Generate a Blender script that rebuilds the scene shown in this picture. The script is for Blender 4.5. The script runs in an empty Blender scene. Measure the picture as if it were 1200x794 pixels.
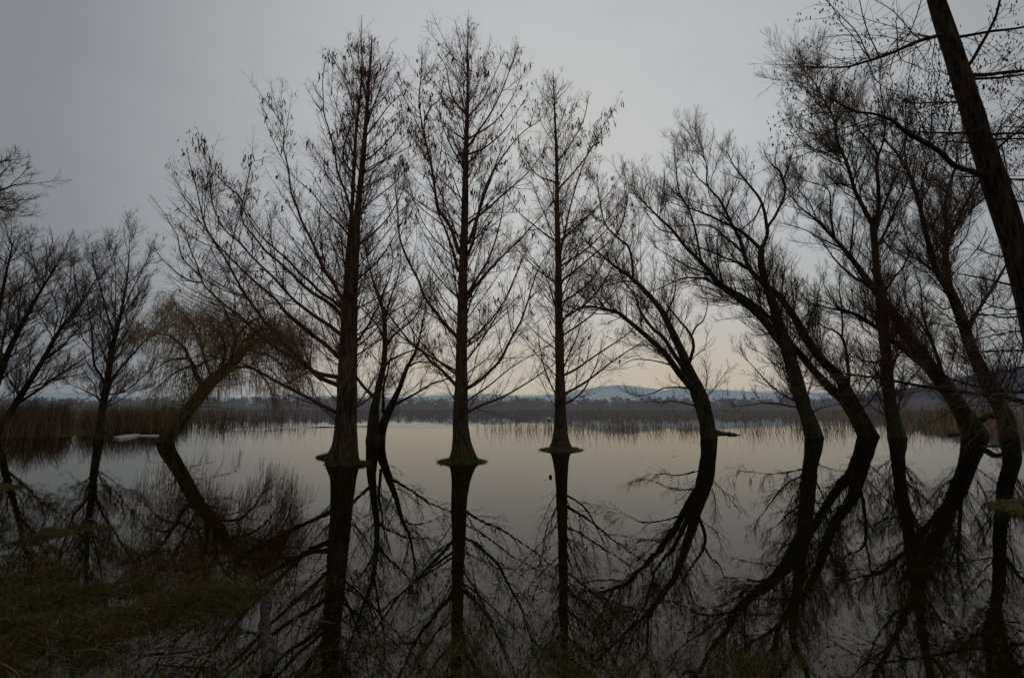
import bpy, math
import numpy as np

rng = np.random.default_rng(7)
scene = bpy.context.scene
COL = scene.collection

# ---------------------------------------------------------------- camera geometry
F = 533.0                      # focal length in photo pixels (16 mm on 36 mm film)
TH = math.atan(82.0 / F)       # the camera looks up by this much
EYE = 1.5
CT, ST = math.cos(TH), math.sin(TH)

def at(px, py, Y):
    a = (px - 600.0) / F
    b = (py - 397.0) / F
    t = Y / (CT + b * ST)
    return np.array([a * t, Y, EYE + (ST - b * CT) * t]), t

def ground_Y(py, z=0.0):
    b = (py - 397.0) / F
    return (EYE - z) * (CT + b * ST) / (b * CT - ST)

# ---------------------------------------------------------------- noise
def _hash(ix, iy, seed):
    h = (ix.astype(np.int64) * 374761393 + iy.astype(np.int64) * 668265263 + seed * 974634777) & 0x7fffffff
    h = ((h ^ (h >> 13)) * 1274126177) & 0x7fffffff
    return ((h ^ (h >> 16)) & 0xffff) / 65535.0

def noise2(x, y, seed=0):
    x = np.asarray(x, float); y = np.asarray(y, float)
    ix = np.floor(x); iy = np.floor(y)
    fx = x - ix; fy = y - iy
    fx = fx * fx * (3 - 2 * fx); fy = fy * fy * (3 - 2 * fy)
    a = _hash(ix, iy, seed); b = _hash(ix + 1, iy, seed)
    c = _hash(ix, iy + 1, seed); d = _hash(ix + 1, iy + 1, seed)
    return ((a * (1 - fx) + b * fx) * (1 - fy) + (c * (1 - fx) + d * fx) * fy) * 2 - 1

def fbm(x, y, seed=0, oct=4):
    s = 0; a = 0.5; f = 1.0
    for o in range(oct):
        s = s + a * noise2(np.asarray(x) * f, np.asarray(y) * f, seed + o * 17)
        a *= 0.5; f *= 2.03
    return s

# ---------------------------------------------------------------- materials
def mat(name):
    m = bpy.data.materials.new(name); m.use_nodes = True
    nt = m.node_tree
    for n in list(nt.nodes):
        nt.nodes.remove(n)
    out = nt.nodes.new('ShaderNodeOutputMaterial')
    return m, nt, out

def ramp(nt, stops, fac):
    r = nt.nodes.new('ShaderNodeValToRGB')
    el = r.color_ramp.elements
    while len(el) < len(stops):
        el.new(0.5)
    for e, (p, c) in zip(el, stops):
        e.position = p; e.color = (c[0], c[1], c[2], 1)
    nt.links.new(fac, r.inputs[0])
    return r.outputs[0]

def tex_noise(nt, vec, scale, detail=4, rough=0.55):
    n = nt.nodes.new('ShaderNodeTexNoise')
    n.inputs['Scale'].default_value = scale
    n.inputs['Detail'].default_value = detail
    n.inputs['Roughness'].default_value = rough
    if vec is not None:
        nt.links.new(vec, n.inputs['Vector'])
    return n.outputs[0]

def mapped(nt, scale, kind='Object'):
    tc = nt.nodes.new('ShaderNodeTexCoord')
    mp = nt.nodes.new('ShaderNodeMapping')
    mp.inputs['Scale'].default_value = scale
    nt.links.new(tc.outputs[kind], mp.inputs[0])
    return mp.outputs[0]

def bark(name, dark, light, moss=None, moss_z=2.0, bump=0.6):
    m, nt, out = mat(name)
    b = nt.nodes.new('ShaderNodeBsdfPrincipled')
    b.inputs['Roughness'].default_value = 0.92
    b.inputs['Specular IOR Level'].default_value = 0.15
    v = mapped(nt, (9, 9, 1.1))
    n = tex_noise(nt, v, 3.0, 6, 0.62)
    v2 = mapped(nt, (1, 1, 0.5))
    c = ramp(nt, [(0.40, dark), (0.62, light)], n)
    big = tex_noise(nt, v2, 1.7, 3)
    mul = nt.nodes.new('ShaderNodeMixRGB'); mul.blend_type = 'MULTIPLY'; mul.inputs[0].default_value = 0.8
    nt.links.new(c, mul.inputs[1])
    nt.links.new(ramp(nt, [(0.3, (.45, .45, .45)), (0.7, (1.25, 1.2, 1.1))], big), mul.inputs[2])
    col = mul.outputs[0]
    if moss:
        geo = nt.nodes.new('ShaderNodeNewGeometry')
        sp = nt.nodes.new('ShaderNodeSeparateXYZ'); nt.links.new(geo.outputs['Position'], sp.inputs[0])
        mr = nt.nodes.new('ShaderNodeMapRange')
        mr.inputs[1].default_value = 0.0; mr.inputs[2].default_value = moss_z
        mr.inputs[3].default_value = 0.75; mr.inputs[4].default_value = 0.0
        nt.links.new(sp.outputs[2], mr.inputs[0])
        mm = nt.nodes.new('ShaderNodeMath'); mm.operation = 'MULTIPLY'
        nt.links.new(mr.outputs[0], mm.inputs[0])
        nt.links.new(ramp(nt, [(0.4, (0, 0, 0)), (0.6, (1, 1, 1))], tex_noise(nt, v2, 4.0, 5)), mm.inputs[1])
        mx = nt.nodes.new('ShaderNodeMixRGB')
        nt.links.new(mm.outputs[0], mx.inputs[0]); nt.links.new(col, mx.inputs[1]); mx.inputs[2].default_value = (*moss, 1)
        col = mx.outputs[0]
    nt.links.new(col, b.inputs['Base Color'])
    bp = nt.nodes.new('ShaderNodeBump'); bp.inputs['Strength'].default_value = bump; bp.inputs['Distance'].default_value = 0.05
    nt.links.new(n, bp.inputs['Height']); nt.links.new(bp.outputs[0], b.inputs['Normal'])
    nt.links.new(b.outputs[0], out.inputs[0])
    return m

def plain(name, stops, attr=None, scale=3.0, rough=0.9, coord='Object', glow=0):
    m, nt, out = mat(name)
    b = nt.nodes.new('ShaderNodeBsdfPrincipled')
    b.inputs['Roughness'].default_value = rough
    b.inputs['Specular IOR Level'].default_value = 0.12
    if attr:
        a = nt.nodes.new('ShaderNodeAttribute'); a.attribute_name = attr
        f = a.outputs['Fac']
    else:
        f = tex_noise(nt, mapped(nt, (1, 1, 1), coord), scale, 5)
    cr = ramp(nt, stops, f)
    nt.links.new(cr, b.inputs['Base Color'])
    sh = b.outputs[0]
    if glow:                                   # thin dry scales let some daylight through
        tl = nt.nodes.new('ShaderNodeBsdfTranslucent'); nt.links.new(cr, tl.inputs[0])
        mx = nt.nodes.new('ShaderNodeMixShader'); mx.inputs[0].default_value = glow
        nt.links.new(sh, mx.inputs[1]); nt.links.new(tl.outputs[0], mx.inputs[2]); sh = mx.outputs[0]
    nt.links.new(sh, out.inputs[0])
    return m

M = {}
M['cypress'] = bark('cypress_bark', (.030, .021, .015), (.20, .135, .090), moss=(.060, .066, .022), moss_z=1.0, bump=1.0)
M['willow'] = bark('willow_bark', (.018, .014, .010), (.11, .082, .055), moss=(.065, .068, .022), moss_z=3.5, bump=.9)
M['willow_left'] = bark('mossy_willow_bark', (.024, .018, .010), (.11, .080, .045), moss=(.10, .098, .028), moss_z=5.5, bump=.9)
M['cypress_dark'] = bark('dark_cypress_bark', (.010, .008, .006), (.085, .060, .042), moss=(.05, .055, .02), moss_z=1.0, bump=1.0)
M['twig_cypress'] = plain('cypress_twig', [(.3, (.095, .048, .032)), (.7, (.27, .13, .085))], scale=1.3)
M['twig_willow'] = plain('willow_twig', [(.3, (.060, .038, .025)), (.7, (.17, .105, .066))], scale=1.3)
M['twig_weeping'] = plain('weeping_twig', [(.3, (.15, .095, .042)), (.7, (.42, .27, .12))], scale=1.3)
M['catkin'] = plain('dry_catkin', [(.2, (.14, .058, .038)), (.8, (.46, .19, .12))], attr='rnd', glow=.45)
M['dry_leaf'] = plain('dry_leaf', [(.2, (.040, .024, .016)), (.8, (.13, .075, .048))], attr='rnd', glow=.25)
M['moss'] = plain('moss', [(.3, (.045, .040, .016)), (.55, (.105, .098, .032)), (.8, (.17, .14, .065))], scale=9)
M['reed'] = plain('dry_reed', [(0, (.16, .10, .062)), (.5, (.42, .27, .16)), (1, (.70, .52, .33))], attr='rnd')
M['reed_dark'] = plain('dark_reed', [(0, (.05, .033, .022)), (.5, (.14, .088, .052)), (.85, (.25, .16, .088)), (1, (.46, .34, .21))], attr='rnd')
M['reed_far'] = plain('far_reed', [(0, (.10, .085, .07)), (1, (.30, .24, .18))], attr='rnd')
M['grass'] = plain('flooded_grass', [(0, (.022, .021, .006)), (.5, (.062, .058, .012)), (.8, (.10, .074, .023)), (1, (.22, .15, .066))], attr='rnd')
M['litter'] = plain('leaf_litter', [(0, (.010, .007, .005)), (.7, (.028, .018, .011)), (1, (.07, .045, .026))], attr='rnd')
M['stalk'] = plain('dead_stalk', [(.3, (.10, .070, .040)), (.7, (.24, .18, .11))], scale=12)
M['log'] = bark('driftwood', (.020, .017, .014), (.11, .10, .088), bump=1.0)
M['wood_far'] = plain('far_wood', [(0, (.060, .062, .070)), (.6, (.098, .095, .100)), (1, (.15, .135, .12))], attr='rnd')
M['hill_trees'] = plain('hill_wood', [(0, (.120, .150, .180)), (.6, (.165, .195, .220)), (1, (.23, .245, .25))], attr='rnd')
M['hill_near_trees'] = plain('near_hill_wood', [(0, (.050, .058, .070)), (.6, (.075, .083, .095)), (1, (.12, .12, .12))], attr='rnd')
M['house_wall'] = plain('house_wall', [(.3, (.40, .40, .40)), (.7, (.50, .49, .47))], scale=.1)
M['house_roof'] = plain('house_roof', [(.3, (.24, .21, .20)), (.7, (.30, .26, .24))], scale=.1)
M['buoy_white'] = plain('buoy_white', [(.3, (.80, .80, .78)), (.7, (.88, .88, .86))], scale=4, rough=.5)
M['buoy_dark'] = plain('buoy_dark', [(.3, (.05, .035, .03)), (.7, (.09, .06, .05))], scale=4, rough=.6)
M['float'] = plain('dark_float', [(.3, (.012, .012, .012)), (.7, (.03, .028, .026))], scale=20, rough=.5)
M['slab'] = plain('pale_slab', [(.3, (.22, .22, .22)), (.7, (.42, .42, .43))], scale=1.2, rough=.6)

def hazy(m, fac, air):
    """aerial haze: painted on by mixing a glow of the air colour into the far material"""
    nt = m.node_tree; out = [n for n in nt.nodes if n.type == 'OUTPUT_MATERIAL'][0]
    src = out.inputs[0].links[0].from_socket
    em = nt.nodes.new('ShaderNodeEmission'); em.inputs[0].default_value = (*air, 1)  # self-lit air colour, stands in for daylight scattered along the way
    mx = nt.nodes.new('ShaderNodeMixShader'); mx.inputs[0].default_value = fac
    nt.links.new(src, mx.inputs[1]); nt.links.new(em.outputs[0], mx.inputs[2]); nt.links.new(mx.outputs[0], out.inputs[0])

def hill_mat(name, lo, hi):
    m, nt, out = mat(name)
    b = nt.nodes.new('ShaderNodeBsdfDiffuse')
    n = tex_noise(nt, mapped(nt, (1, 1, 3)), .012, 8, .7)
    nt.links.new(ramp(nt, [(.35, lo), (.65, hi)], n), b.inputs[0])
    nt.links.new(b.outputs[0], out.inputs[0])
    return m
M['hill'] = hill_mat('hazy_hill', (.13, .16, .19), (.22, .235, .245))  # blue-grey of distance is painted into the base colours too
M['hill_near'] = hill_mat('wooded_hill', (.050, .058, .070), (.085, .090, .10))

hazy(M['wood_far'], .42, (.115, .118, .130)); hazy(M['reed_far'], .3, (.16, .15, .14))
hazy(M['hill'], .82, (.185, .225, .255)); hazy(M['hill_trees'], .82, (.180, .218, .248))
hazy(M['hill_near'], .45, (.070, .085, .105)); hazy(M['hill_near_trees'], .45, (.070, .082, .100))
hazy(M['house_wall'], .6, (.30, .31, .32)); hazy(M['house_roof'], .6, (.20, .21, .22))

# ground: mud, moss and drowned turf
m, nt, out = mat('wet_ground')
b = nt.nodes.new('ShaderNodeBsdfPrincipled'); b.inputs['Roughness'].default_value = .9
b.inputs['Specular IOR Level'].default_value = .04
v = mapped(nt, (1, 1, 1))
n1 = tex_noise(nt, v, 1.3, 6, .65); n2 = tex_noise(nt, v, 22, 6, .7)
c1 = ramp(nt, [(.36, (.046, .030, .019)), (.5, (.058, .054, .018)), (.64, (.088, .069, .030))], n1)
c2 = ramp(nt, [(.3, (.45, .45, .45)), (.7, (1.5, 1.4, 1.2))], n2)
mx = nt.nodes.new('ShaderNodeMixRGB'); mx.blend_type = 'MULTIPLY'; mx.inputs[0].default_value = .9
nt.links.new(c1, mx.inputs[1]); nt.links.new(c2, mx.inputs[2])
geo = nt.nodes.new('ShaderNodeNewGeometry'); sp = nt.nodes.new('ShaderNodeSeparateXYZ')
nt.links.new(geo.outputs['Position'], sp.inputs[0])
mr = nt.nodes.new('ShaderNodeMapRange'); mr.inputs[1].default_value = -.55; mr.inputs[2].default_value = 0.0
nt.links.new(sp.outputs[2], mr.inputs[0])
mx2 = nt.nodes.new('ShaderNodeMixRGB'); mx2.inputs[1].default_value = (.008, .007, .005, 1)  # deeper ground painted darker, standing in for light lost in the water
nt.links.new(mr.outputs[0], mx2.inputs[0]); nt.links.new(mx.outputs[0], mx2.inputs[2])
nt.links.new(mx2.outputs[0], b.inputs['Base Color'])
bp = nt.nodes.new('ShaderNodeBump'); bp.inputs['Strength'].default_value = .9; bp.inputs['Distance'].default_value = .04
nt.links.new(n2, bp.inputs['Height']); nt.links.new(bp.outputs[0], b.inputs['Normal'])
nt.links.new(b.outputs[0], out.inputs[0]); M['ground'] = m

# lake water: clear over the shallows, a mirror towards the far shore
m, nt, out = mat('lake_water')
gl = nt.nodes.new('ShaderNodeBsdfGlossy'); gl.inputs['Roughness'].default_value = .006
gl.inputs['Color'].default_value = (.80, .775, .73, 1)
tr = nt.nodes.new('ShaderNodeBsdfTransparent'); tr.inputs['Color'].default_value = (.72, .67, .55, 1)
fr = nt.nodes.new('ShaderNodeFresnel'); fr.inputs['IOR'].default_value = 1.46
ms = nt.nodes.new('ShaderNodeMixShader')
v = mapped(nt, (1, 1, 1))
h1 = tex_noise(nt, v, 2.2, 2, .5)
h2 = tex_noise(nt, v, 9.0, 2, .5)
ad = nt.nodes.new('ShaderNodeMath'); ad.operation = 'MULTIPLY_ADD'; ad.inputs[1].default_value = .22
nt.links.new(h2, ad.inputs[0]); nt.links.new(h1, ad.inputs[2])
bp = nt.nodes.new('ShaderNodeBump'); bp.inputs['Strength'].default_value = 1.0; bp.inputs['Distance'].default_value = .00062
rf = ramp(nt, [(.42, (.35, .35, .35)), (.62, (1.8, 1.8, 1.8))], tex_noise(nt, mapped(nt, (.16, .30, 1)), 1.0, 3))
ml = nt.nodes.new('ShaderNodeMath'); ml.operation = 'MULTIPLY'; nt.links.new(ad.outputs[0], ml.inputs[0]); nt.links.new(rf, ml.inputs[1])
nt.links.new(ml.outputs[0], bp.inputs['Height'])
nt.links.new(bp.outputs[0], gl.inputs['Normal']); nt.links.new(bp.outputs[0], fr.inputs['Normal'])
nt.links.new(fr.outputs[0], ms.inputs[0]); nt.links.new(tr.outputs[0], ms.inputs[1]); nt.links.new(gl.outputs[0], ms.inputs[2])
nt.links.new(ms.outputs[0], out.inputs[0]); M['water'] = m

m, nt, out = mat('thin_ice')
gl = nt.nodes.new('ShaderNodeBsdfPrincipled'); gl.inputs['Roughness'].default_value = .30
gl.inputs['Base Color'].default_value = (.30, .32, .34, 1)
bp = nt.nodes.new('ShaderNodeBump'); bp.inputs['Strength'].default_value = .2; bp.inputs['Distance'].default_value = .02
nt.links.new(tex_noise(nt, mapped(nt, (.4, 2, 1)), 2, 4), bp.inputs['Height']); nt.links.new(bp.outputs[0], gl.inputs['Normal'])
nt.links.new(gl.outputs[0], out.inputs[0]); M['ice'] = m

# ---------------------------------------------------------------- mesh helpers
class Soup:
    """collects vertices and faces for ONE mesh object"""
    def __init__(self):
        self.v = []; self.q = []; self.t = []; self.n = 0; self.a = []
    def add(self, V, Q=None, T=None, A=None):
        V = np.asarray(V, float).reshape(-1, 3)
        if Q is not None and len(Q): self.q.append(np.asarray(Q).reshape(-1, 4) + self.n)
        if T is not None and len(T): self.t.append(np.asarray(T).reshape(-1, 3) + self.n)
        self.v.append(V); self.n += len(V)
        self.a.append(np.full(len(V), .5) if A is None else np.asarray(A, float).ravel())
    def build(self, name, material, parent=None, origin=(0, 0, 0), smooth=True):
        V = np.concatenate(self.v) - np.asarray(origin, float)
        Q = np.concatenate(self.q) if self.q else np.zeros((0, 4), int)
        T = np.concatenate(self.t) if self.t else np.zeros((0, 3), int)
        me = bpy.data.meshes.new(name)
        me.vertices.add(len(V)); me.vertices.foreach_set('co', V.astype(np.float32).ravel())
        nl = len(Q) * 4 + len(T) * 3
        me.loops.add(nl)
        me.loops.foreach_set('vertex_index', np.concatenate([Q.ravel(), T.ravel()]).astype(np.int32))
        me.polygons.add(len(Q) + len(T))
        st = np.concatenate([np.arange(len(Q)) * 4, len(Q) * 4 + np.arange(len(T)) * 3]).astype(np.int32)
        me.polygons.foreach_set('loop_start', st)
        me.polygons.foreach_set('use_smooth', np.full(len(Q) + len(T), smooth))
        at_ = me.attributes.new('rnd', 'FLOAT', 'POINT')
        at_.data.foreach_set('value', np.concatenate(self.a).astype(np.float32))
        me.update(calc_edges=True); me.validate()
        me.materials.append(material)
        o = bpy.data.objects.new(name, me); COL.objects.link(o)
        if parent is not None: o.parent = parent
        else: o.location = origin
        return o

def norm(v):
    return v / np.maximum(np.linalg.norm(v, axis=-1, keepdims=True), 1e-9)

def tubes(soup, pts, rad, S, flute=None, A=None):
    """pts (N,K,3), rad (N,K): N tapered tubes with S sides"""
    N, K, _ = pts.shape
    T = np.gradient(pts, axis=1); T = norm(T)
    mt = norm(T.mean(axis=1) + 1e-6)
    ref = np.where(np.abs(mt[:, 2:3]) > .8, np.array([[1., 0, 0]]), np.array([[0, 0, 1.]]))[:, None, :]
    U = norm(ref - T * (ref * T).sum(-1, keepdims=True)); W = np.cross(T, U)
    ph = np.arange(S) * 2 * np.pi / S
    r = rad[:, :, None] * np.ones(S)
    if flute is not None: r = r * flute(pts, ph)
    V = pts[:, :, None, :] + r[..., None] * (np.cos(ph)[None, None, :, None] * U[:, :, None, :] + np.sin(ph)[None, None, :, None] * W[:, :, None, :])
    idx = np.arange(N * K * S).reshape(N, K, S)
    a = idx[:, :-1, :]; b_ = idx[:, 1:, :]
    Q = np.stack([a, np.roll(a, -1, 2), np.roll(b_, -1, 2), b_], -1).reshape(-1, 4)
    if A is not None: A = np.repeat(A, K * S)
    soup.add(V, Q, None, A)

def spline(P, n):
    """Catmull-Rom through P (m,d), resampled to n points evenly along its length"""
    P = np.asarray(P, float)
    if len(P) == 2: P = np.vstack([P[0], P.mean(0), P[1]])
    E = np.vstack([2 * P[0] - P[1], P, 2 * P[-1] - P[-2]])
    out = []
    for i in range(1, len(E) - 2):
        t = np.linspace(0, 1, 9)[:-1, None]
        p0, p1, p2, p3 = E[i - 1], E[i], E[i + 1], E[i + 2]
        out.append(.5 * ((2 * p1) + (-p0 + p2) * t + (2 * p0 - 5 * p1 + 4 * p2 - p3) * t ** 2 + (-p0 + 3 * p1 - 3 * p2 + p3) * t ** 3))
    out.append(P[-1:]); C = np.vstack(out)
    s = np.r_[0, np.cumsum(np.linalg.norm(np.diff(C[:, :3], axis=0), axis=1))]
    x = np.linspace(0, s[-1], n)
    return np.stack([np.interp(x, s, C[:, k]) for k in range(C.shape[1])], 1), s[-1]

def grow(P0, D0, L, R0, K, jit, trop, tip=.35):
    """N branches at once; trop pulls the heading up (+) or down (-)"""
    N = len(P0); P = P0.copy(); D = norm(D0.copy())
    pts = [P.copy()]
    up = np.array([0, 0, 1.])
    for k in range(K):
        D = norm(D + rng.normal(0, jit, (N, 3)) + up * (trop / K))
        P = P + D * (L / K)[:, None]
        pts.append(P.copy())
    rad = R0[:, None] * np.linspace(1, tip, K + 1)[None, :]
    return np.stack(pts, 1), rad

def children(pts, rad, L, per_m, tmin, ang, k, lo, hi, upb=0.0, rk=.6, rl=.010, rmin=.0035, taper=.6, cap=60):
    N, K1, _ = pts.shape
    n = np.clip(rng.poisson(L * (1 - tmin) * per_m + .3), 0, cap)
    idx = np.repeat(np.arange(N), n)
    if len(idx) == 0: return None
    t = tmin + (1 - tmin) * rng.random(len(idx))
    x = t * (K1 - 1); i = np.minimum(x.astype(int), K1 - 2); f = (x - i)[:, None]
    A = pts[idx, i]; B = pts[idx, i + 1]
    P0 = A * (1 - f) + B * f
    T = norm(B - A)
    R = rad[idx, i]
    q = rng.normal(0, 1, (len(idx), 3)); q[:, 2] += upb
    q = norm(q - T * (q * T).sum(1, keepdims=True))
    a = np.radians(rng.uniform(ang[0], ang[1], len(idx)))[:, None]
    D = T * np.cos(a) + q * np.sin(a)
    Lc = np.clip(k * L[idx] * (1 - taper * t) * rng.uniform(.55, 1.25, len(idx)), lo, hi)
    Rc = np.maximum(np.minimum(R * rk, rl * Lc + .002), rmin)
    return P0, D, Lc, Rc

def thing(name, label, cat, loc=(0, 0, 0), group=None):
    o = bpy.data.objects.new(name, None); COL.objects.link(o)
    o.location = loc; o.empty_display_size = .3
    o['label'] = label; o['category'] = cat
    if group: o['group'] = group
    return o

def tag(o, label, cat, group=None):
    o['label'] = label; o['category'] = cat
    if group: o['group'] = group
    return o

# ---------------------------------------------------------------- ground, water
SH_A = np.array([-6.6, 5.8]); SH_B = np.array([-0.2, 2.6])
_d = (SH_B - SH_A) / np.linalg.norm(SH_B - SH_A)
SH_N = np.array([_d[1], -_d[0]])

def height(x, y):
    x = np.asarray(x, float); y = np.asarray(y, float)
    s = (x - SH_A[0]) * SH_N[0] + (y - SH_A[1]) * SH_N[1]
    s = -s if SH_N[1] > 0 else s
    z = np.where(s > 0, .016 * s, .034 * s) - .012
    z = np.maximum(z, -.9)
    z = np.where(s > 6, .18 + (s - 6) * .01, z)
    near = np.exp(-np.maximum(np.hypot(x, y) - 10, 0) / 6)
    z = z + near * (.060 * fbm(x * .8, y * 1.0, 3) + .045 * fbm(x * 3.1, y * 3.1, 9, 3) + .030 * fbm(x * 9, y * 9, 23, 3))
    # low grassy hump on the left
    z = z + .22 * np.exp(-(((x + 10.8) / 1.3) ** 2 + ((y - 9.1) / .45) ** 2))
    # left shore behind the reeds
    zl = .35 * np.clip((-(x + .82 * y + 1.5) / 4), 0, 1) * np.clip((y - 24.5) / 3, 0, 1) * np.clip((70 - y) / 15, 0, 1)
    z = np.where(zl > 0, np.maximum(z, zl - .06), z)
    # far shore
    zf = np.clip((y - 455) / 60, 0, 1) * 1.5 - np.clip((470 - y) / 60, 0, 1) * .9
    z = np.where(y > 440, np.maximum(zf, z), z)
    return np.minimum(z, 3)

def axis(lo, hi, step, far_lo, far_hi, g=1.09):
    mid = list(np.arange(lo, hi + 1e-6, step))
    d = step; x = hi; up = []
    while x < far_hi: d *= g; x += d; up.append(x)
    d = step; x = lo; dn = []
    while x > far_lo: d *= g; x -= d; dn.append(x)
    return np.array(dn[::-1] + mid + up)
gx = axis(-8.0, 3.0, .035, -6000, 6000)
gy = axis(1.8, 9.5, .035, -12, 9000)
X, Y = np.meshgrid(gx, gy); Z = height(X, Y)
s = Soup(); nx, ny = len(gx), len(gy)
idx = np.arange(nx * ny).reshape(ny, nx)
Q = np.stack([idx[:-1, :-1], idx[:-1, 1:], idx[1:, 1:], idx[1:, :-1]], -1).reshape(-1, 4)
s.add(np.stack([X, Y, Z], -1), Q)
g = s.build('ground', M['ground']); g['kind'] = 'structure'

s = Soup()
s.add([(-1500, -40, 0), (1500, -40, 0), (1500, 900, 0), (-1500, 900, 0)], [(0, 1, 2, 3)])
wt = s.build('water', M['water'], smooth=False); wt['kind'] = 'structure'

# thin bright ice or ruffled strip out on the lake (left of centre)
def strip(px0, px1, y0, y1, seed):
    n = 60; V = []
    for i in range(n):
        px = px0 + (px1 - px0) * i / (n - 1)
        e = math.sin(math.pi * i / (n - 1)) ** .5
        yc = y0 + (y1 - y0) * i / (n - 1)
        h = 2.2 * e * (.55 + .6 * abs(noise2(i * .23, seed, 5)))
        for sgn in (-1, 1):
            Yg = ground_Y(yc + sgn * h * .5 + .35 * float(noise2(i * .35, seed + sgn, 8)))
            p, _ = at(px, yc, Yg); V.append((p[0], Yg, .004))
    Q = [(2 * i, 2 * i + 2, 2 * i + 3, 2 * i + 1) for i in range(n - 1)]
    return V, Q
s = Soup(); s.add(*strip(265, 520, 503.5, 497, 1)); s.add(*strip(330, 545, 500.5, 500, 2))
ic = s.build('thin_ice', M['ice'], smooth=False); ic['kind'] = 'structure'

# ---------------------------------------------------------------- hills and far shore
def ridge(name, prof, Yr, Yf, material, seed, tuft, tmat, n=260, th=9):
    px = np.linspace(prof[0][0], prof[-1][0], n)
    py = np.interp(px, [p[0] for p in prof], [p[1] for p in prof])
    V = []; K = 14
    H = []
    for i in range(n):
        p, t = at(px[i], py[i] - 2.2, Yr)
        x_r, z_r = p[0], p[2] - th * .6 + fbm(px[i] * .05, 0, seed) * th * .6
        H.append((x_r, z_r))
        for k in range(K + 3):
            f = k / K
            Yk = Yf + (Yr - Yf) * f
            zz = z_r * (math.sin(min(f, 1) * math.pi / 2) ** 1.3) if k <= K else z_r * (1 - .5 * (k - K))
            zz += fbm(px[i] * .03, f * 5, seed + 4) * th * 1.2 * math.sin(math.pi * min(f, 1))
            V.append((x_r * (.92 + .08 * f), Yk, zz + .5))
    V = np.array(V); idx = np.arange(n * (K + 3)).reshape(n, K + 3)
    Q = np.stack([idx[:-1, :-1], idx[1:, :-1], idx[1:, 1:], idx[:-1, 1:]], -1).reshape(-1, 4)
    s = Soup(); s.add(V, Q)
    h = s.build(name, material); h['kind'] = 'structure'
    # woodland over the slope: leaf-clump faces
    G = V.reshape(n, K + 3, 3)
    m_ = tuft
    i = rng.integers(0, n - 1, m_); f = rng.random(m_) ** .55 * K
    k = np.minimum(f.astype(int), K - 1)
    fx = rng.random(m_)[:, None]; fk = (f - k)[:, None]
    P = (G[i, k] * (1 - fx) + G[i + 1, k] * fx) * (1 - fk) + (G[i, k + 1] * (1 - fx) + G[i + 1, k + 1] * fx) * fk
    return P, h

def clump_cloud(P, hgt, wid, per, name, material, label, flat=1.0):
    """stuff: bare woods far away, each crown a cloud of small upright faces"""
    n = len(P)
    idx = np.repeat(np.arange(n), per)
    h = hgt * rng.uniform(.6, 1.15, n)[idx]
    r = rng.random(len(idx)); tz = r
    prof = np.sin(np.pi * np.clip(tz * .72 + .26, 0, 1)) ** .7
    ang = rng.random(len(idx)) * 2 * np.pi; rr = np.sqrt(rng.random(len(idx))) * wid * .5 * prof
    C = P[idx] + np.stack([np.cos(ang) * rr, np.sin(ang) * rr, tz * h], 1)
    sz = hgt * rng.uniform(.05, .14, len(idx))
    a2 = rng.random(len(idx)) * np.pi
    ux = np.stack([np.cos(a2), np.sin(a2), np.zeros_like(a2)], 1) * sz[:, None] * .8
    uz = np.stack([rng.normal(0, .10, len(idx)), rng.normal(0, .10, len(idx)), np.ones(len(idx))], 1) * sz[:, None] * 1.6
    V = np.stack([C - ux, C + ux, C + uz], 1).reshape(-1, 3)
    T = np.arange(len(V)).reshape(-1, 3)
    tone = np.repeat(np.clip(rng.random(n)[idx] * .6 + rng.random(len(idx)) * .25 + tz * .2, 0, 1), 3)
    s = Soup(); s.add(V, None, T, tone)
    o = s.build(name, material, smooth=False); o['kind'] = 'stuff'; o['label'] = label; o['category'] = 'woodland'
    return o

far_prof = [(-500, 450), (-200, 455), (0, 459), (60, 461), (110, 463), (200, 466), (300, 468), (380, 465), (430, 468), (480, 467), (530, 463), (560, 464),
            (600, 465), (640, 464), (680, 459), (700, 455), (722, 452), (745, 455), (765, 459), (790, 456), (815, 458), (850, 460), (900, 461), (960, 463), (1040, 464), (1200, 460), (1700, 450)]
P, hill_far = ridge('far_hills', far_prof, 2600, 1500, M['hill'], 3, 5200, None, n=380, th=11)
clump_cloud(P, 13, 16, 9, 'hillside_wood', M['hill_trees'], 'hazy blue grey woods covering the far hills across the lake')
near_prof = [(935, 480), (960, 473), (985, 469), (1010, 465), (1050, 458), (1090, 449), (1120, 443), (1150, 437), (1180, 432), (1210, 429), (1260, 424), (1330, 421), (1500, 428), (1900, 445)]
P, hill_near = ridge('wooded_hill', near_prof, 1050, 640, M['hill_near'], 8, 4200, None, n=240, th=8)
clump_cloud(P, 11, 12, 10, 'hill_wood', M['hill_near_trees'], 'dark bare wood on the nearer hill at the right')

n = 1500
px = rng.uniform(-420, 1650, n)
Yw = rng.uniform(470, 600, n)
P = np.stack([(px - 600) / F * Yw * 1.02, Yw, np.full(n, 1.0)], 1)
hv = 1 + .35 * fbm(px * .012, np.zeros(n), 21)
P = P[hv > .70]
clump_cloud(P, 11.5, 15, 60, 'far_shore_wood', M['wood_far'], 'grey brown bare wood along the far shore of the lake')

n = 1500
px = rng.uniform(-420, 1650, n); Yw = rng.uniform(466, 480, n)
P = np.stack([(px - 600) / F * Yw * 1.02, Yw, np.full(n, .3)], 1)
clump_cloud(P, 5.5, 13, 40, 'far_shore_scrub', M['wood_far'], 'low grey brown scrub at the foot of the far shore wood')

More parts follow.
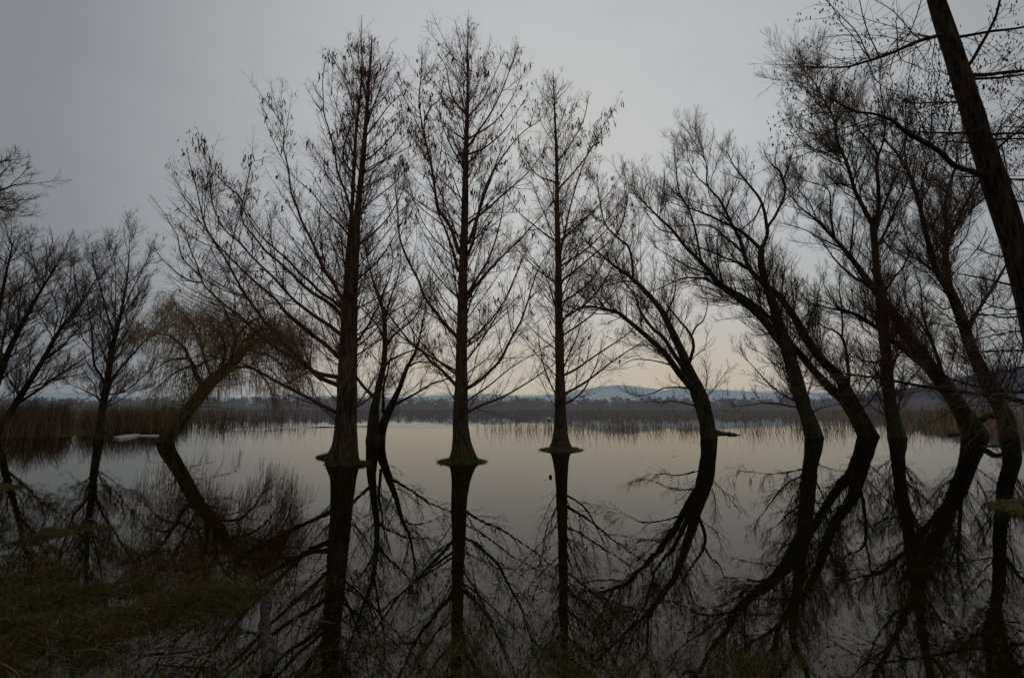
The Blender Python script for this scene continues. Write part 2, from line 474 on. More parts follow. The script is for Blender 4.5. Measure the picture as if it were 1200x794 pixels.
def reeds(soup, P, h, wid, lean=.12, K=3):
    """each reed a thin bent tapering blade"""
    n = len(P)
    a = rng.random(n) * 2 * np.pi
    D = np.stack([rng.normal(0, lean, n), rng.normal(0, lean, n), np.ones(n)], 1)
    bend = np.stack([rng.normal(0, lean * 1.3, n), rng.normal(0, lean * 1.3, n), np.zeros(n)], 1)
    wv = np.stack([np.cos(a), np.sin(a), np.zeros(n)], 1) * wid[:, None]
    rows = []
    for k in range(K + 1):
        t = k / K
        c = P + D * (h * t)[:, None] + bend * (h * t * t)[:, None]
        ww = wv * (1 - .75 * t)
        rows += [c - ww, c + ww]
    V = np.stack(rows, 1)
    b0 = np.arange(n)[:, None] * 2 * (K + 1)
    Q = np.concatenate([np.stack([b0[:, 0] + 2 * k, b0[:, 0] + 2 * k + 1, b0[:, 0] + 2 * k + 3, b0[:, 0] + 2 * k + 2], 1) for k in range(K)])
    soup.add(V.reshape(-1, 3), Q, None, np.repeat(rng.random(n), 2 * (K + 1)))

def reed_field(name, material, label, px, Yr, h, wid, lean=.1, z=-.05):
    n = len(px)
    xx = (px - 600) / F * Yr * 1.005
    P = np.stack([xx, Yr, np.maximum(height(xx, Yr), z)], 1)
    s = Soup(); reeds(s, P, h, wid, lean)
    o = s.build(name, material, smooth=False); o['kind'] = 'stuff'; o['label'] = label; o['category'] = 'reeds'
    return o

# pale reed fringe along the far shore
n = 9000
Yr = rng.uniform(448, 468, n)
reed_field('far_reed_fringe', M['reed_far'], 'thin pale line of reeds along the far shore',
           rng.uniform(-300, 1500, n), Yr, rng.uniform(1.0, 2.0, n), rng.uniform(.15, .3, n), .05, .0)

# sparse reeds standing in the lake behind the trees
def clumped(n, lo, hi, dens, seed):
    out = []
    while len(out) < n:
        px = rng.uniform(lo, hi, n * 3)
        keep = rng.random(n * 3) < dens(px) * np.clip(.62 + .55 * noise2(px * .06, np.full(n * 3, seed), seed), .06, 1)
        out += list(px[keep])
    return np.array(out[:n])
px = clumped(1700, 556, 830, lambda p: np.clip((p - 545) / 140, .06, 1), 2)
reed_field('reed_patch', M['reed'], 'sparse brown reeds standing in the water between the straight trees and the leaning willow',
           px, rng.uniform(30, 42, len(px)), rng.uniform(.15, 1.25, len(px)) ** 1.2, rng.uniform(.007, .015, len(px)), .17)
px = clumped(3300, 835, 1320, lambda p: np.clip(.35 + (p - 835) / 500, .1, 1), 5)
reed_field('reed_patch', M['reed'], 'brown reeds standing in the water behind the leaning willows at the right',
           px, rng.uniform(27.5, 46, len(px)), rng.uniform(.15, 1.4, len(px)) ** 1.2, rng.uniform(.007, .016, len(px)), .16)
px = clumped(3400, 985, 1420, lambda p: np.clip((p - 960) / 120, 0, 1), 7)
reed_field('reed_bank', M['reed_dark'], 'dense dark brown reed bank further out behind the right hand willows',
           px, rng.uniform(48, 75, len(px)), rng.uniform(1.0, 2.4, len(px)), rng.uniform(.012, .026, len(px)), .10)
px = clumped(900, 620, 1010, lambda p: np.clip((p - 600) / 150, .05, .8), 9)
reed_field('reed_bank', M['reed'], 'thin veil of reeds far out on the lake behind the middle of the picture',
           px, rng.uniform(52, 95, len(px)), rng.uniform(.6, 1.7, len(px)), rng.uniform(.012, .024, len(px)), .10)
# left reed bed
px = clumped(9000, -160, 215, lambda p: np.ones_like(p), 11)
reed_field('reed_bed', M['reed_dark'], 'dense dark red brown reed bed on the left shore',
           px, rng.uniform(23.5, 40, len(px)) + np.clip(px - 40, 0, 200) * .045, rng.uniform(.8, 2.0, len(px)), rng.uniform(.008, .017, len(px)), .15, .0)
px = clumped(2300, 195, 420, lambda p: np.clip((420 - p) / 190, 0, 1) ** 2.2, 13)
reed_field('reed_bed', M['reed_dark'], 'low thinning reed bed behind the weeping willow',
           px, rng.uniform(38, 60, len(px)), rng.uniform(.6, 1.9, len(px)), rng.uniform(.012, .020, len(px)), .11)
px = clumped(150, 262, 356, lambda p: np.ones_like(p), 15)
reed_field('reed_stubble', M['reed_dark'], 'short dark reed stubs poking through the lake beside the bright streak',
           px, rng.uniform(33, 36, len(px)), rng.uniform(.06, .30, len(px)), rng.uniform(.015, .03, len(px)), .3)

# ---------------------------------------------------------------- houses on the far hill
def house(px, py, Y, w_, d_, h_, label):
    p, t = at(px, py, Y)
    r = thing('hill_house', label, 'house', tuple(p), 'pale houses on the far hillside')
    s = Soup(); a, b_ = w_ / 2, d_ / 2
    s.add([(-a, -b_, -6), (a, -b_, -6), (a, b_, -6), (-a, b_, -6), (-a, -b_, h_), (a, -b_, h_), (a, b_, h_), (-a, b_, h_), (-a, 0, h_ + 3), (a, 0, h_ + 3)],
          [(0, 1, 5, 4), (1, 2, 6, 5), (2, 3, 7, 6), (3, 0, 4, 7)], [(4, 7, 8), (5, 9, 6)])
    s.build('wall', M['house_wall'], r, smooth=False)
    s = Soup(); o_ = .7
    s.add([(-a - o_, -b_ - o_, h_ - .3), (a + o_, -b_ - o_, h_ - .3), (a + o_, 0, h_ + 3.4), (-a - o_, 0, h_ + 3.4), (-a - o_, b_ + o_, h_ - .3), (a + o_, b_ + o_, h_ - .3)],
          [(0, 1, 2, 3), (3, 2, 5, 4)])
    s.build('roof', M['house_roof'], r, smooth=False)
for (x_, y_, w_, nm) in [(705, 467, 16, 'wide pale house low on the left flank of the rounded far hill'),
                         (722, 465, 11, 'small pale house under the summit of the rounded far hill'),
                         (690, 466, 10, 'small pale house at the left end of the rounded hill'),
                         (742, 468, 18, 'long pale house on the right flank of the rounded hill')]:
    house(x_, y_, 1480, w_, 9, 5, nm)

# ---------------------------------------------------------------- trees
TREE_GROUP = {}

class Tree:
    def __init__(self, name, label, base_px, base_py, group, bark_m, twig_m, Y=None):
        self.Y = ground_Y(base_py) if Y is None else Y
        p, _ = at(base_px, base_py, self.Y)
        self.base = np.array([p[0], self.Y, 0.0])
        self.root = thing(name, label, 'tree', tuple(self.base), group)
        self.bm, self.tm = bark_m, twig_m; self.thick = 1.0
        self.px = []                     # (x, y, Y) samples of everything built so far
        self.par = []                    # parent branches for the crown: pts, rad
    def path(self, pts, w=None, slope=0.0, name='limb', S=7, n=None, dY=None, flute=None, spread=True, start=None):
        """pts: photo points (x, y[, half width]); w: (w0, w1) when half widths are not given"""
        P = [tuple(p) if len(p) < 3 else (p[0], p[1], p[2] * self.thick * (.74 if name == 'limb' else .80)) for p in pts]
        if w is not None:
            xy = np.array([p[:2] for p in P], float)
            c = np.r_[0, np.cumsum(np.linalg.norm(np.diff(xy, axis=0), axis=1))]; c /= c[-1]
            P = [(p[0], p[1], w[0] + (w[1] - w[0]) * cc ** .8) for p, cc in zip(P, c)]
        if dY is not None: Y0 = self.Y + dY
        elif self.px:
            A = np.concatenate(self.px); i = np.argmin((A[:, 0] - P[0][0]) ** 2 + (A[:, 1] - P[0][1]) ** 2); Y0 = A[i, 2]
        else: Y0 = self.Y
        out = []; run = 0; Yc = Y0; prev = None
        for (x, y, h) in P:
            if prev is not None: run += math.hypot(x - prev[0], y - prev[1]) * Y0 / F
            prev = (x, y)
            Yc = Y0 + slope * run
            p, t = at(x, y, Yc); out.append((p[0], p[1], p[2], h * t / F, x, y))
        m_ = n or max(10, 4 * len(P))
        C, L = spline(out, m_)
        if len(P) > 3 and name == 'limb':          # real wood is never quite smooth
            k = np.minimum(np.arange(m_) / 4, 1)[:, None]
            wob = np.stack([np.interp(np.arange(m_), np.arange(0, m_ + 3, 3), rng.normal(0, 1, len(np.arange(0, m_ + 3, 3)))) for _ in range(3)], 1)
            C[:, :3] += wob * k * np.minimum(C[:, 3:4] * .35, .02)
        C[:, 3] = np.maximum(C[:, 3], .004)
        self.px.append(np.stack([C[:, 4], C[:, 5], C[:, 1]], 1))
        s = Soup(); tubes(s, C[None, :, :3], C[None, :, 3], S, flute)
        # close the ends
        o = s.build(name, self.bm, self.root, self.base)
        if spread: self.par.append((C[:, :3], C[:, 3], L))
        return C
    def parents(self, K=24):
        pts = []; rad = []; L = []
        for P, r, l in self.par:
            x = np.linspace(0, len(P) - 1, K + 1)
            pts.append(np.stack([np.interp(x, np.arange(len(P)), P[:, k]) for k in range(3)], 1))
            rad.append(np.interp(x, np.arange(len(P)), r)); L.append(l)
        return np.array(pts), np.array(rad), np.array(L)

def catkins(T, tips, count, lo, hi, wl, wh, name='catkins'):
    tips = tips[rng.choice(len(tips), min(count, len(tips)), replace=False)]
    reps = rng.integers(1, 6, len(tips))
    C = np.repeat(tips, reps, 0); n = len(C)
    C = C + rng.normal(0, .05, (n, 3))
    Lc = rng.uniform(lo, hi, n); W = rng.uniform(wl, wh, n)
    D = np.stack([rng.normal(0, .28, n), rng.normal(0, .28, n), -np.ones(n)], 1)
    t = np.array([0, .35, .75, 1.])
    pts = C[:, None, :] + D[:, None, :] * (Lc[:, None] * t[None, :])[..., None]
    rad = W[:, None] * np.array([.25, 1, .8, .05])[None, :]
    s = Soup(); tubes(s, pts, rad, 4, None, rng.random(n))
    o = s.build(name, M['dry_leaf' if name == 'dry_leaves' else 'catkin'], T.root, T.base)
    return o

def mound(T, cx, cy, rx, seed, hgt=.17, ry=.8):
    p, t = at(cx, cy, ground_Y(cy))
    R = rx * t / F; n = 64; rings = [0, .35, .6, .8, .93, 1.0, 1.06]
    V = [(p[0], p[1], hgt)]
    for r in rings[1:]:
        for k in range(n):
            a = 2 * math.pi * k / n
            lob = 1 + .50 * float(fbm(math.cos(a) * 1.4 + seed * 3.1, math.sin(a) * 1.4, seed)) + .34 * float(fbm(math.cos(a) * 5 + seed, math.sin(a) * 5, seed + 2))
            z = hgt * max(1 - r, 0) ** 1.2 + .02 * float(fbm(math.cos(a) * r * 6 + seed, math.sin(a) * r * 6, seed + 5))
            if r >= 1: z = -.03 if r == 1.0 else -.2
            if r == .93: z = max(z * .5, .006)
            V.append((p[0] + R * lob * r * math.cos(a), p[1] + R * ry * lob * r * math.sin(a), z))
    Tt = [(0, 1 + k, 1 + (k + 1) % n) for k in range(n)]; Q = []
    for i in range(len(rings) - 2):
        for k in range(n):
            a0 = 1 + i * n + k; a1 = 1 + i * n + (k + 1) % n
            Q.append((a0, a0 + n, a1 + n, a1))
    s = Soup(); s.add(V, Q, Tt)
    # moss tufts so that the rim is ragged
    m_ = 2200; a = rng.random(m_) * 2 * np.pi; r = np.sqrt(rng.random(m_)) * R * 1.0
    P = np.stack([p[0] + np.cos(a) * r, p[1] + ry * np.sin(a) * r, hgt * np.maximum(1 - r / R, 0) ** 1.2], 1)
    reeds(s, P, rng.uniform(.02, .075, m_), rng.uniform(.003, .008, m_), .7, 2)
    return s.build('root_mound', M['moss'], T.root, T.base)

def fluted(base_z, k, depth):
    """ridged, knobbly trunk: buttress ribs low down, bark plates and swellings all the way up"""
    sd = int(rng.integers(1, 9999))
    def f(pts, ph):
        z = pts[..., 2] - base_z
        d = depth * np.exp(-np.maximum(z, 0) / 1.3) + depth * .22
        P = ph[None, None, :] + 0 * z[..., None]; Zz = z[..., None] + 0 * P
        w_ = np.sin(k * P + 1.3 + .5 * noise2(Zz * .5, P * 0 + 3.1, sd)) * .6 + np.sin((k * 2 + 1) * P + Zz * .4) * .4
        cx, cy = np.cos(P), np.sin(P)
        knob = noise2(Zz * .9 + cx * .9, cy * .9 + 7.7, sd + 1) * .10 + noise2(Zz * 2.6 + cx * 2, cy * 2, sd + 2) * .065
        plate = noise2(P * 7, Zz * 1.6, sd + 3) * .05
        return 1 + d[..., None] * w_ + knob + plate
    return f

def tip_sprays(pts, rad, L, n, lo, hi, rk=.85):
    """each limb ends in a spray of finer branches carrying on in its direction"""
    N, K1, _ = pts.shape
    idx = np.repeat(np.arange(N), n); t = rng.uniform(.86, 1, len(idx))
    x = t * (K1 - 1); i = np.minimum(x.astype(int), K1 - 2); f = (x - i)[:, None]
    P0 = pts[idx, i] * (1 - f) + pts[idx, i + 1] * f
    T = norm(pts[idx, i + 1] - pts[idx, i])
    D = norm(T + rng.normal(0, .30, T.shape))
    Lc = np.minimum(rng.uniform(lo, hi, len(idx)), .45 * L[idx] + .2)
    return P0, D, Lc, np.clip(rad[idx, i] * rk, .006, .009 * Lc + .004)

def join(*cs):
    return [np.concatenate([c[k] for c in cs]) for k in range(4)]

def crown_cypress(T, dens=1.0, cat=500, sec=(4.4, .36), seedup=0.9):
    pts, rad, L = T.parents()
    c = children(pts, rad, L, sec[0] * 1.05 * dens, .08, (26, 60), sec[1], .3, 2.3, upb=.3, rl=.0068, rmin=.0048)
    c = join(c, tip_sprays(pts, rad, L, 3, .4, 1.0, .7))
    top = max(p_[:, 2].max() for p_, _, _ in T.par[:1])
    c[2] = np.clip((top - .40 - c[0][:, 2]) / np.maximum(c[1][:, 2] + .25, .3), .12, c[2])
    p1, r1 = grow(c[0], c[1], c[2], c[3], 8, .055, seedup * .65)
    c2 = children(p1, r1, c[2], 9.0 * dens, .08, (26, 58), .45, .18, .95, upb=.15, rl=.0046, rmin=.0035)
    p2, r2 = grow(c2[0], c2[1], c2[2], c2[3], 5, .065, .25)
    c3 = children(p2, r2, c2[2], 5.6 * dens, .10, (26, 60), .5, .10, .38, upb=-.1, rl=.0040, rmin=.0029)
    p3, r3 = grow(c3[0], c3[1], c3[2], c3[3], 3, .09, -.10)
    s = Soup(); tubes(s, p1, r1, 4); tubes(s, p2, r2, 3); tubes(s, p3, r3, 3)
    s.build('crown', T.tm, T.root, T.base)
    tips = np.concatenate([p2[:, -1], p3[:, -1]])
    if cat:
        zmax = tips[:, 2].max(); rr = np.abs(tips[:, 0] - T.base[0])
        wgt = (tips[:, 2] / zmax) ** 2.0 * (.35 + rr / rr.max()) * np.clip(noise2(tips[:, 0] * .8, tips[:, 2] * .8, 31) + .6, .05, 1.6)
        keep = rng.random(len(tips)) < np.clip(wgt * 1.4, 0, 1)
        catkins(T, tips[keep], int(cat * .75), .08, .25, .011, .020)

def spiral(T, C, z0, z1, n, lenf, pitch, r_px=1.0, K=18, name='limb'):
    """ascending side branches all the way round a straight trunk, each one a limb mesh"""
    P = C[:, :3]; R = C[:, 3]
    for i in range(n):
        f = (i + rng.random() * .7) / n
        z = z0 + (z1 - z0) * f
        j = np.argmin(np.abs(P[:, 2] - z)); p = P[j]
        az = i * 2.39996 + rng.normal(0, .25)
        el = math.radians(pitch[0] + (pitch[1] - pitch[0]) * f + rng.normal(0, 6))
        D = np.array([[math.cos(az) * math.cos(el), math.sin(az) * math.cos(el), math.sin(el)]])
        if rng.random() < .14: continue                       # gaps where limbs have been lost
        L = np.array([lenf(f) * rng.choice([rng.uniform(.25, .5), rng.uniform(.6, 1.3)], p=[.2, .8])])
        r0 = np.array([min(R[j] * .5, .0065 * L[0] + .005)])
        pts, rad = grow(p[None, :], D, L, r0, K, .035, .42, .25)
        s = Soup(); tubes(s, pts, rad, 6); s.build(name, T.bm, T.root, T.base)
        T.par.append((pts[0], rad[0], L[0]))

CY = 'straight bare cypresses standing in the lake'
# ---- left cypress: twin trunk, long limbs sweeping out to the left
t = Tree('cypress_tree', 'twin-trunked bare cypress with long limbs sweeping left, leftmost of the three straight lake trees', 407, 543, CY, M['cypress'], M['twig_cypress']); t.thick = 1.12
A = t.path([(409, 552, 13.5), (409, 543, 12.3), (409, 530, 10.8), (409, 515, 10), (409, 500, 9.6), (410, 440, 8.9), (412, 390, 7.5), (413, 350, 6.2), (416, 300, 5.2), (419, 250, 4.3), (424, 200, 3.5), (428, 155, 2.8), (431, 110, 2), (434, 70, 1.1), (436, 42, .4)],
           name='trunk', S=34, n=110, flute=fluted(0, 5, .22), spread=True)
t.path([(393, 544, 14), (394, 535, 12), (397, 522, 9), (399, 500, 7.6), (401, 470, 7), (402, 440, 6.6), (405, 350, 3.8), (408, 300, 3.1), (412, 250, 2.5), (414, 215, 2.2), (417, 160, 1.8), (421, 120, 1.3), (425, 80, .6)],
       name='trunk', S=24, n=80, dY=.55, flute=fluted(0, 4, .15))
LM = [([(396, 484), (374, 473), (346, 458), (319, 443), (291, 429), (262, 420), (240, 416)], 2.6, .5, .12),
      ([(398, 452), (374, 441), (357, 426), (324, 393), (302, 365), (281, 334), (262, 301), (248, 278), (239, 261), (234, 238), (229, 215), (222, 190)], 2.9, .4, -.1),
      ([(398, 442), (368, 436), (343, 420), (324, 408), (299, 388), (280, 369), (263, 357), (244, 340), (237, 330), (231, 310), (224, 295), (218, 276), (211, 262)], 2.7, .4, .25),
      ([(238, 331), (220, 328), (203, 316), (190, 303), (181, 291)], 1.1, .3, .3),
      ([(235, 324), (213, 301), (208, 276), (199, 261), (195, 250)], 1.1, .3, -.3),
      ([(400, 420), (371, 396), (335, 365), (321, 349), (297, 329), (267, 299), (257, 289), (240, 268), (226, 245)], 2.7, .4, -.3),
      ([(402, 393), (385, 381), (357, 362), (341, 349), (321, 326), (308, 314), (291, 296), (279, 283), (265, 271), (253, 251), (248, 233), (246, 205)], 2.5, .4, .35),
      ([(403, 372), (388, 358), (371, 346), (354, 333), (331, 311), (313, 295), (301, 281), (288, 266), (283, 254), (285, 233), (291, 208), (294, 188)], 2.5, .35, -.15),
      ([(284, 236), (276, 226), (263, 215), (246, 195), (233, 173)], 1.0, .3, .2),
      ([(405, 365), (381, 346), (356, 324), (331, 299), (306, 276), (291, 256), (286, 244), (290, 225)], 2.2, .4, -.4),
      ([(405, 356), (393, 336), (381, 319), (371, 296), (360, 271), (351, 253), (343, 233), (339, 213), (338, 198), (332, 172), (333, 151), (325, 138), (317, 124)], 2.4, .35, .1),
      ([(409, 276), (395, 260), (381, 246), (366, 226), (352, 214), (343, 206)], 1.4, .4, -.3),
      ([(411, 250), (405, 225), (395, 199), (392, 176), (385, 151), (380, 133), (378, 97), (381, 72)], 1.7, .3, -.2),
      ([(416, 205), (404, 190), (403, 174), (412, 142), (415, 120), (424, 95)], 1.3, .3, .4),
      ([(428, 155), (434, 135), (441, 117), (448, 95), (455, 75), (461, 62)], 1.2, .3, .2),
      ([(427, 162), (440, 145), (455, 125), (470, 110)], 1.1, .3, -.4),
      ([(425, 190), (437, 182), (450, 170), (463, 155), (472, 143)], 1.2, .3, .3),
      ([(423, 205), (445, 192), (465, 175), (478, 160)], 1.1, .3, -.2),
      ([(416, 330), (432, 316), (450, 296), (466, 270), (477, 246)], 1.5, .3, .2),
      ([(416, 290), (435, 276), (455, 254), (470, 228), (478, 205)], 1.4, .3, -.3),
      ([(414, 480), (428, 470), (440, 458), (455, 440)], 1.2, .4, -.5),
      ([(418, 400), (432, 380), (446, 352), (455, 320)], 1.4, .3, -.6)]
for pts, w0, w1, sl in LM: t.path(pts, (w0, w1), sl, spread=True, S=6)
spiral(t, A, 2.2, A[-1, 2] - .5, 70, lambda f: 3.2 * (1 - f) ** .8 + .45, (32, 58))
mound(t, 409, 544, 25, 1); mound(t, 391, 535.5, 20, 2)
crown_cypress(t, 1.0, 620)

# ---- middle cypress
t = Tree('cypress_tree', 'tallest bare cypress with one straight fluted trunk, middle of the three straight lake trees', 541, 540, CY, M['cypress'], M['twig_cypress']); t.thick = 1.12
A = t.path([(541, 552, 23), (541, 541, 18.5), (541, 530, 14), (540, 517, 11.2), (539.5, 500, 9.8), (539.5, 483, 9.2), (540, 450, 7.7), (540, 433, 7.3), (541, 398, 6.6), (542, 350, 6), (543, 300, 5.4), (544.6, 250, 4.4), (545.5, 200, 3.6), (547, 150, 2.8), (548, 110, 2), (548, 60, 1), (548.5, 24, .35)],
           name='trunk', S=36, n=110, flute=fluted(0, 5, .24))
LM = [([(538, 297), (528, 268), (515, 247), (511, 228), (507, 205), (503, 184), (497, 159), (493, 136), (491, 116), (493, 93), (495, 63)], 2.4, .35, .12),
      ([(537, 318), (532, 300), (524, 275), (514, 252), (510, 232), (509, 205)], 2.0, .5, -.2),
      ([(497, 142), (505, 126), (516, 115), (519, 95)], 1.1, .3, -.2),
      ([(537, 396), (516, 373), (498, 349), (490, 328), (478, 303), (469, 278), (466, 245), (463, 217), (460, 195)], 2.2, .3, .15),
      ([(537, 455), (527, 443), (510, 427), (493, 411), (480, 400), (464, 380), (450, 360), (437, 335), (427, 318)], 2.2, .35, -.2),
      ([(537, 440), (520, 428), (503, 412), (488, 395), (476, 372), (470, 350)], 1.5, .3, .4),
      ([(547, 455), (560, 447), (577, 433), (590, 415), (600, 395), (611, 374), (621, 344), (631, 316), (642, 297), (650, 284)], 2.3, .35, .2),
      ([(545, 485), (567, 473), (593, 463), (620, 447), (647, 428), (665, 412)], 1.7, .35, -.2),
      ([(547, 470), (575, 450), (600, 430), (625, 415), (650, 400)], 1.2, .3, .4),
      ([(547, 352), (557, 336), (570, 320), (591, 298), (616, 273), (635, 253), (650, 234)], 2.0, .35, -.15),
      ([(547, 345), (562, 322), (572, 305), (579, 285), (586, 262), (590, 240), (593, 215)], 1.8, .3, .3),
      ([(549, 285), (556, 265), (562, 245), (573, 212), (591, 181), (614, 154), (634, 141)], 2.1, .35, .1),
      ([(548, 300), (555, 280), (560, 255), (568, 228), (578, 200), (590, 170)], 2.0, .4, -.35),
      ([(548, 262), (565, 250), (590, 228), (621, 200), (635, 180), (642, 172)], 1.6, .3, .25),
      ([(549, 181), (571, 171), (593, 151), (611, 123)], 1.3, .3, -.3),
      ([(549, 172), (566, 146), (586, 111), (600, 75), (608, 55)], 1.5, .3, .15),
      ([(549, 163), (581, 141), (601, 113), (611, 88)], 1.2, .3, -.1),
      ([(549, 137), (568, 113), (581, 85), (590, 65)], 1.1, .3, .3),
      ([(546, 164), (528, 153), (515, 141)], 1.1, .3, .3),
      ([(546, 134), (530, 113), (523, 80), (513, 63)], 1.2, .3, -.2),
      ([(545, 201), (528, 171), (520, 151), (514, 130)], 1.2, .3, -.3),
      ([(539, 350), (525, 338), (508, 318), (495, 296)], 1.3, .3, -.5),
      ([(548, 400), (566, 385), (585, 362), (600, 335), (612, 305)], 1.5, .3, -.4)]
for pts, w0, w1, sl in LM: t.path(pts, (w0, w1), sl, S=6)
spiral(t, A, 1.9, A[-1, 2] - .5, 76, lambda f: 3.0 * (1 - f) ** .75 + .4, (28, 60))
mound(t, 541, 541, 29, 3)
crown_cypress(t, 1.0, 480)

# ---- right cypress
t = Tree('cypress_tree', 'slim bare cypress on a green mossy mound, rightmost and shortest straight lake tree', 657, 526, CY, M['cypress'], M['twig_cypress']); t.thick = 1.12
A = t.path([(657, 536, 18), (657, 527, 14.5), (657, 519, 10.6), (657, 505, 8.6), (657, 483, 7.4), (656, 433, 6), (654.5, 350, 4.7), (654, 300, 3.8), (653, 250, 3), (652, 180, 2), (650, 130, 1.2), (648, 84, .35)],
           name='trunk', S=28, n=84, flute=fluted(0, 4, .20))
LM = [([(660, 474), (672, 467), (684, 457), (694, 438), (701, 420), (706, 400)], 1.4, .3, .2),
      ([(660, 462), (682, 450), (710, 429), (735, 412), (756, 398), (775, 382)], 1.6, .3, -.15),
      ([(660, 440), (675, 432), (694, 419), (715, 405), (740, 387), (760, 362)], 1.5, .3, .3),
      ([(657, 312), (688, 291), (712, 268), (730, 245)], 1.3, .3, .2),
      ([(656, 282), (680, 262), (711, 230), (728, 205)], 1.3, .3, -.3),
      ([(657, 330), (690, 303), (722, 274), (735, 240)], 1.4, .3, .35),
      ([(657, 356), (691, 330), (715, 292), (727, 260)], 1.4, .3, -.2),
      ([(657, 376), (697, 346), (727, 296), (742, 262)], 1.4, .3, .1),
      ([(656, 395), (690, 372), (722, 340), (745, 312)], 1.3, .3, -.4),
      ([(656, 300), (666, 252), (678, 208), (689, 178), (697, 150)], 1.4, .3, .25),
      ([(654, 222), (672, 202), (691, 178), (706, 150), (718, 130)], 1.3, .3, -.2),
      ([(653, 190), (668, 170), (684, 140), (690, 112)], 1.1, .3, .2),
      ([(651, 283), (628, 266), (605, 246), (594, 228)], 1.2, .3, -.2),
      ([(652, 214), (628, 204), (612, 180)], 1.0, .3, .3),
      ([(651, 360), (640, 325), (622, 300), (612, 285)], 1.1, .3, .2),
      ([(651, 330), (628, 310), (612, 292)], 1.0, .3, -.4),
      ([(655, 470), (641, 441), (634, 413), (630, 390)], 1.0, .3, .3),
      ([(652, 410), (630, 392), (610, 372)], .9, .3, -.3)]
for pts, w0, w1, sl in LM: t.path(pts, (w0, w1), sl, S=6)
spiral(t, A, 2.4, A[-1, 2] - .5, 74, lambda f: 3.3 * (1 - f) ** .8 + .4, (30, 60))
mound(t, 658, 527, 25, 4)
crown_cypress(t, .95, 420)

# ---- willows
def crown_willow(T, d1=1.9, k1=.36, hi1=2.6, up=1.0, d2=3.2, d3=3.4, weep=False, tmin=.16, cat=0):
    pts, rad, L = T.parents()
    c = children(pts, rad, L, d1 * (1.6 if not weep else 2.0), tmin, (24, 66), k1 * 1.15, .6, hi1 * 1.35, upb=.35, rl=.0095, rmin=.0080, rk=.5, taper=.5)
    c = join(c, tip_sprays(pts, rad, L, 3, .8, 1.8 if not weep else 1.2, .75))
    p1, r1 = grow(c[0], c[1], c[2], c[3], 10, .125, up * .85, .4)
    c2 = children(p1, r1, c[2], d2 * (1.75 if not weep else 1.25), .06, (21, 58), .50, .30, 1.5, upb=.25, rl=.0064, rmin=.0058)
    p2, r2 = grow(c2[0], c2[1], c2[2], c2[3], 6, .12, -.6 if weep else up * .7, .5)
    if weep:
        c3 = children(p2, r2, c2[2], d3 * 1.75, .15, (15, 70), 1.3, .9, 3.7, upb=0, rl=.0032, rmin=.0050)
        p3, r3 = grow(c3[0], c3[1], c3[2], c3[3], 10, .06, -4.2, .7)
    else:
        c3 = children(p2, r2, c2[2], d3 * 2.4, .06, (16, 50), .58, .20, .80, upb=.15, rl=.0050, rmin=.0042)
        p3, r3 = grow(c3[0], c3[1], c3[2], c3[3], 5, .115, up * .6, .5)
    s = Soup(); tubes(s, p1, r1, 5); tubes(s, p2, r2, 3); tubes(s, p3, r3, 3)
    s.build('crown', T.tm, T.root, T.base)
    return p2, p3

def willow(label, bx, by, trunks, limbs, group, slopes=.5, thick=1.0, bark_m='willow', twig='twig_willow', Y=None, name='willow_tree', **kw):
    T = Tree(name, label, bx, by, group, M[bark_m], M[twig], Y); T.thick = thick
    for i, p in enumerate(trunks):
        T.path(p, None, rng.uniform(-.08, .08), name='trunk', S=26, n=90, dY=(0 if i == 0 else .35 * i), flute=fluted(0, 4, .09))
    for p in limbs:
        T.path(p, None, rng.uniform(-slopes, slopes), name='limb', S=8)
    crown_willow(T, **kw)
    return T

WG = 'leaning bare willows standing in the lake at the right'
w1 = willow('bare willow leaning left with three arching stems, first willow right of the straight trees', 830, 513,
  [[(833.5, 527, 12), (831, 513, 11.5), (827.5, 495, 11), (822, 471, 10.8), (815, 451, 9.5), (808, 434, 7), (793, 400, 5.5), (781, 375, 4.6), (771, 358, 4), (750, 335, 3.4), (738, 324, 2.5), (722, 313, 2), (705, 299, 1.4), (686, 282, .7)]],
  [[(815, 458, 7), (801, 443, 5.7), (781, 416, 4.5), (763, 398, 4), (745, 383, 3.5), (728, 369, 3), (713, 363, 2.4), (692, 359, 1.8), (678, 362, 1.2), (662, 370, .7)],
   [(742, 328, 2.2), (741, 307, 2), (736, 288, 1.7), (722, 277, 1.5), (708, 260, 1.2), (702, 230, .7), (700, 208, .4)],
   [(806, 440, 4.4), (791, 416, 3.4), (778, 396, 3), (763, 383, 2.5), (750, 363, 1.8), (743, 345, 1.3), (730, 327, 1), (722, 308, .5)],
   [(807, 428, 3), (812, 408, 2.6), (810, 393, 2.1), (796, 375, 1.5), (786, 363, 1.1), (776, 350, .5)],
   [(811, 392, 1.5), (816, 382, 1.2), (824, 375, 1), (829, 358, .7), (826, 343, .4)],
   [(812, 455, 1.6), (781, 454, 1.1), (765, 461, .8), (748, 465, .4)],
   [(818, 476, 1.3), (790, 470, .9), (770, 472, .4)],
   [(795, 430, 1.5), (768, 423, 1), (743, 421, .7), (725, 430, .4)],
   [(752, 338, 1.6), (740, 330, 1.3), (716, 333, .9), (694, 340, .4)],
   [(778, 372, 1.6), (788, 352, 1.2), (792, 330, .8), (788, 310, .4)],
   [(722, 278, 1.0), (731, 255, .8), (735, 232, .6), (732, 205, .3)]], WG, d1=2.2, hi1=2.0, up=.8, d2=3.6, d3=3.6)

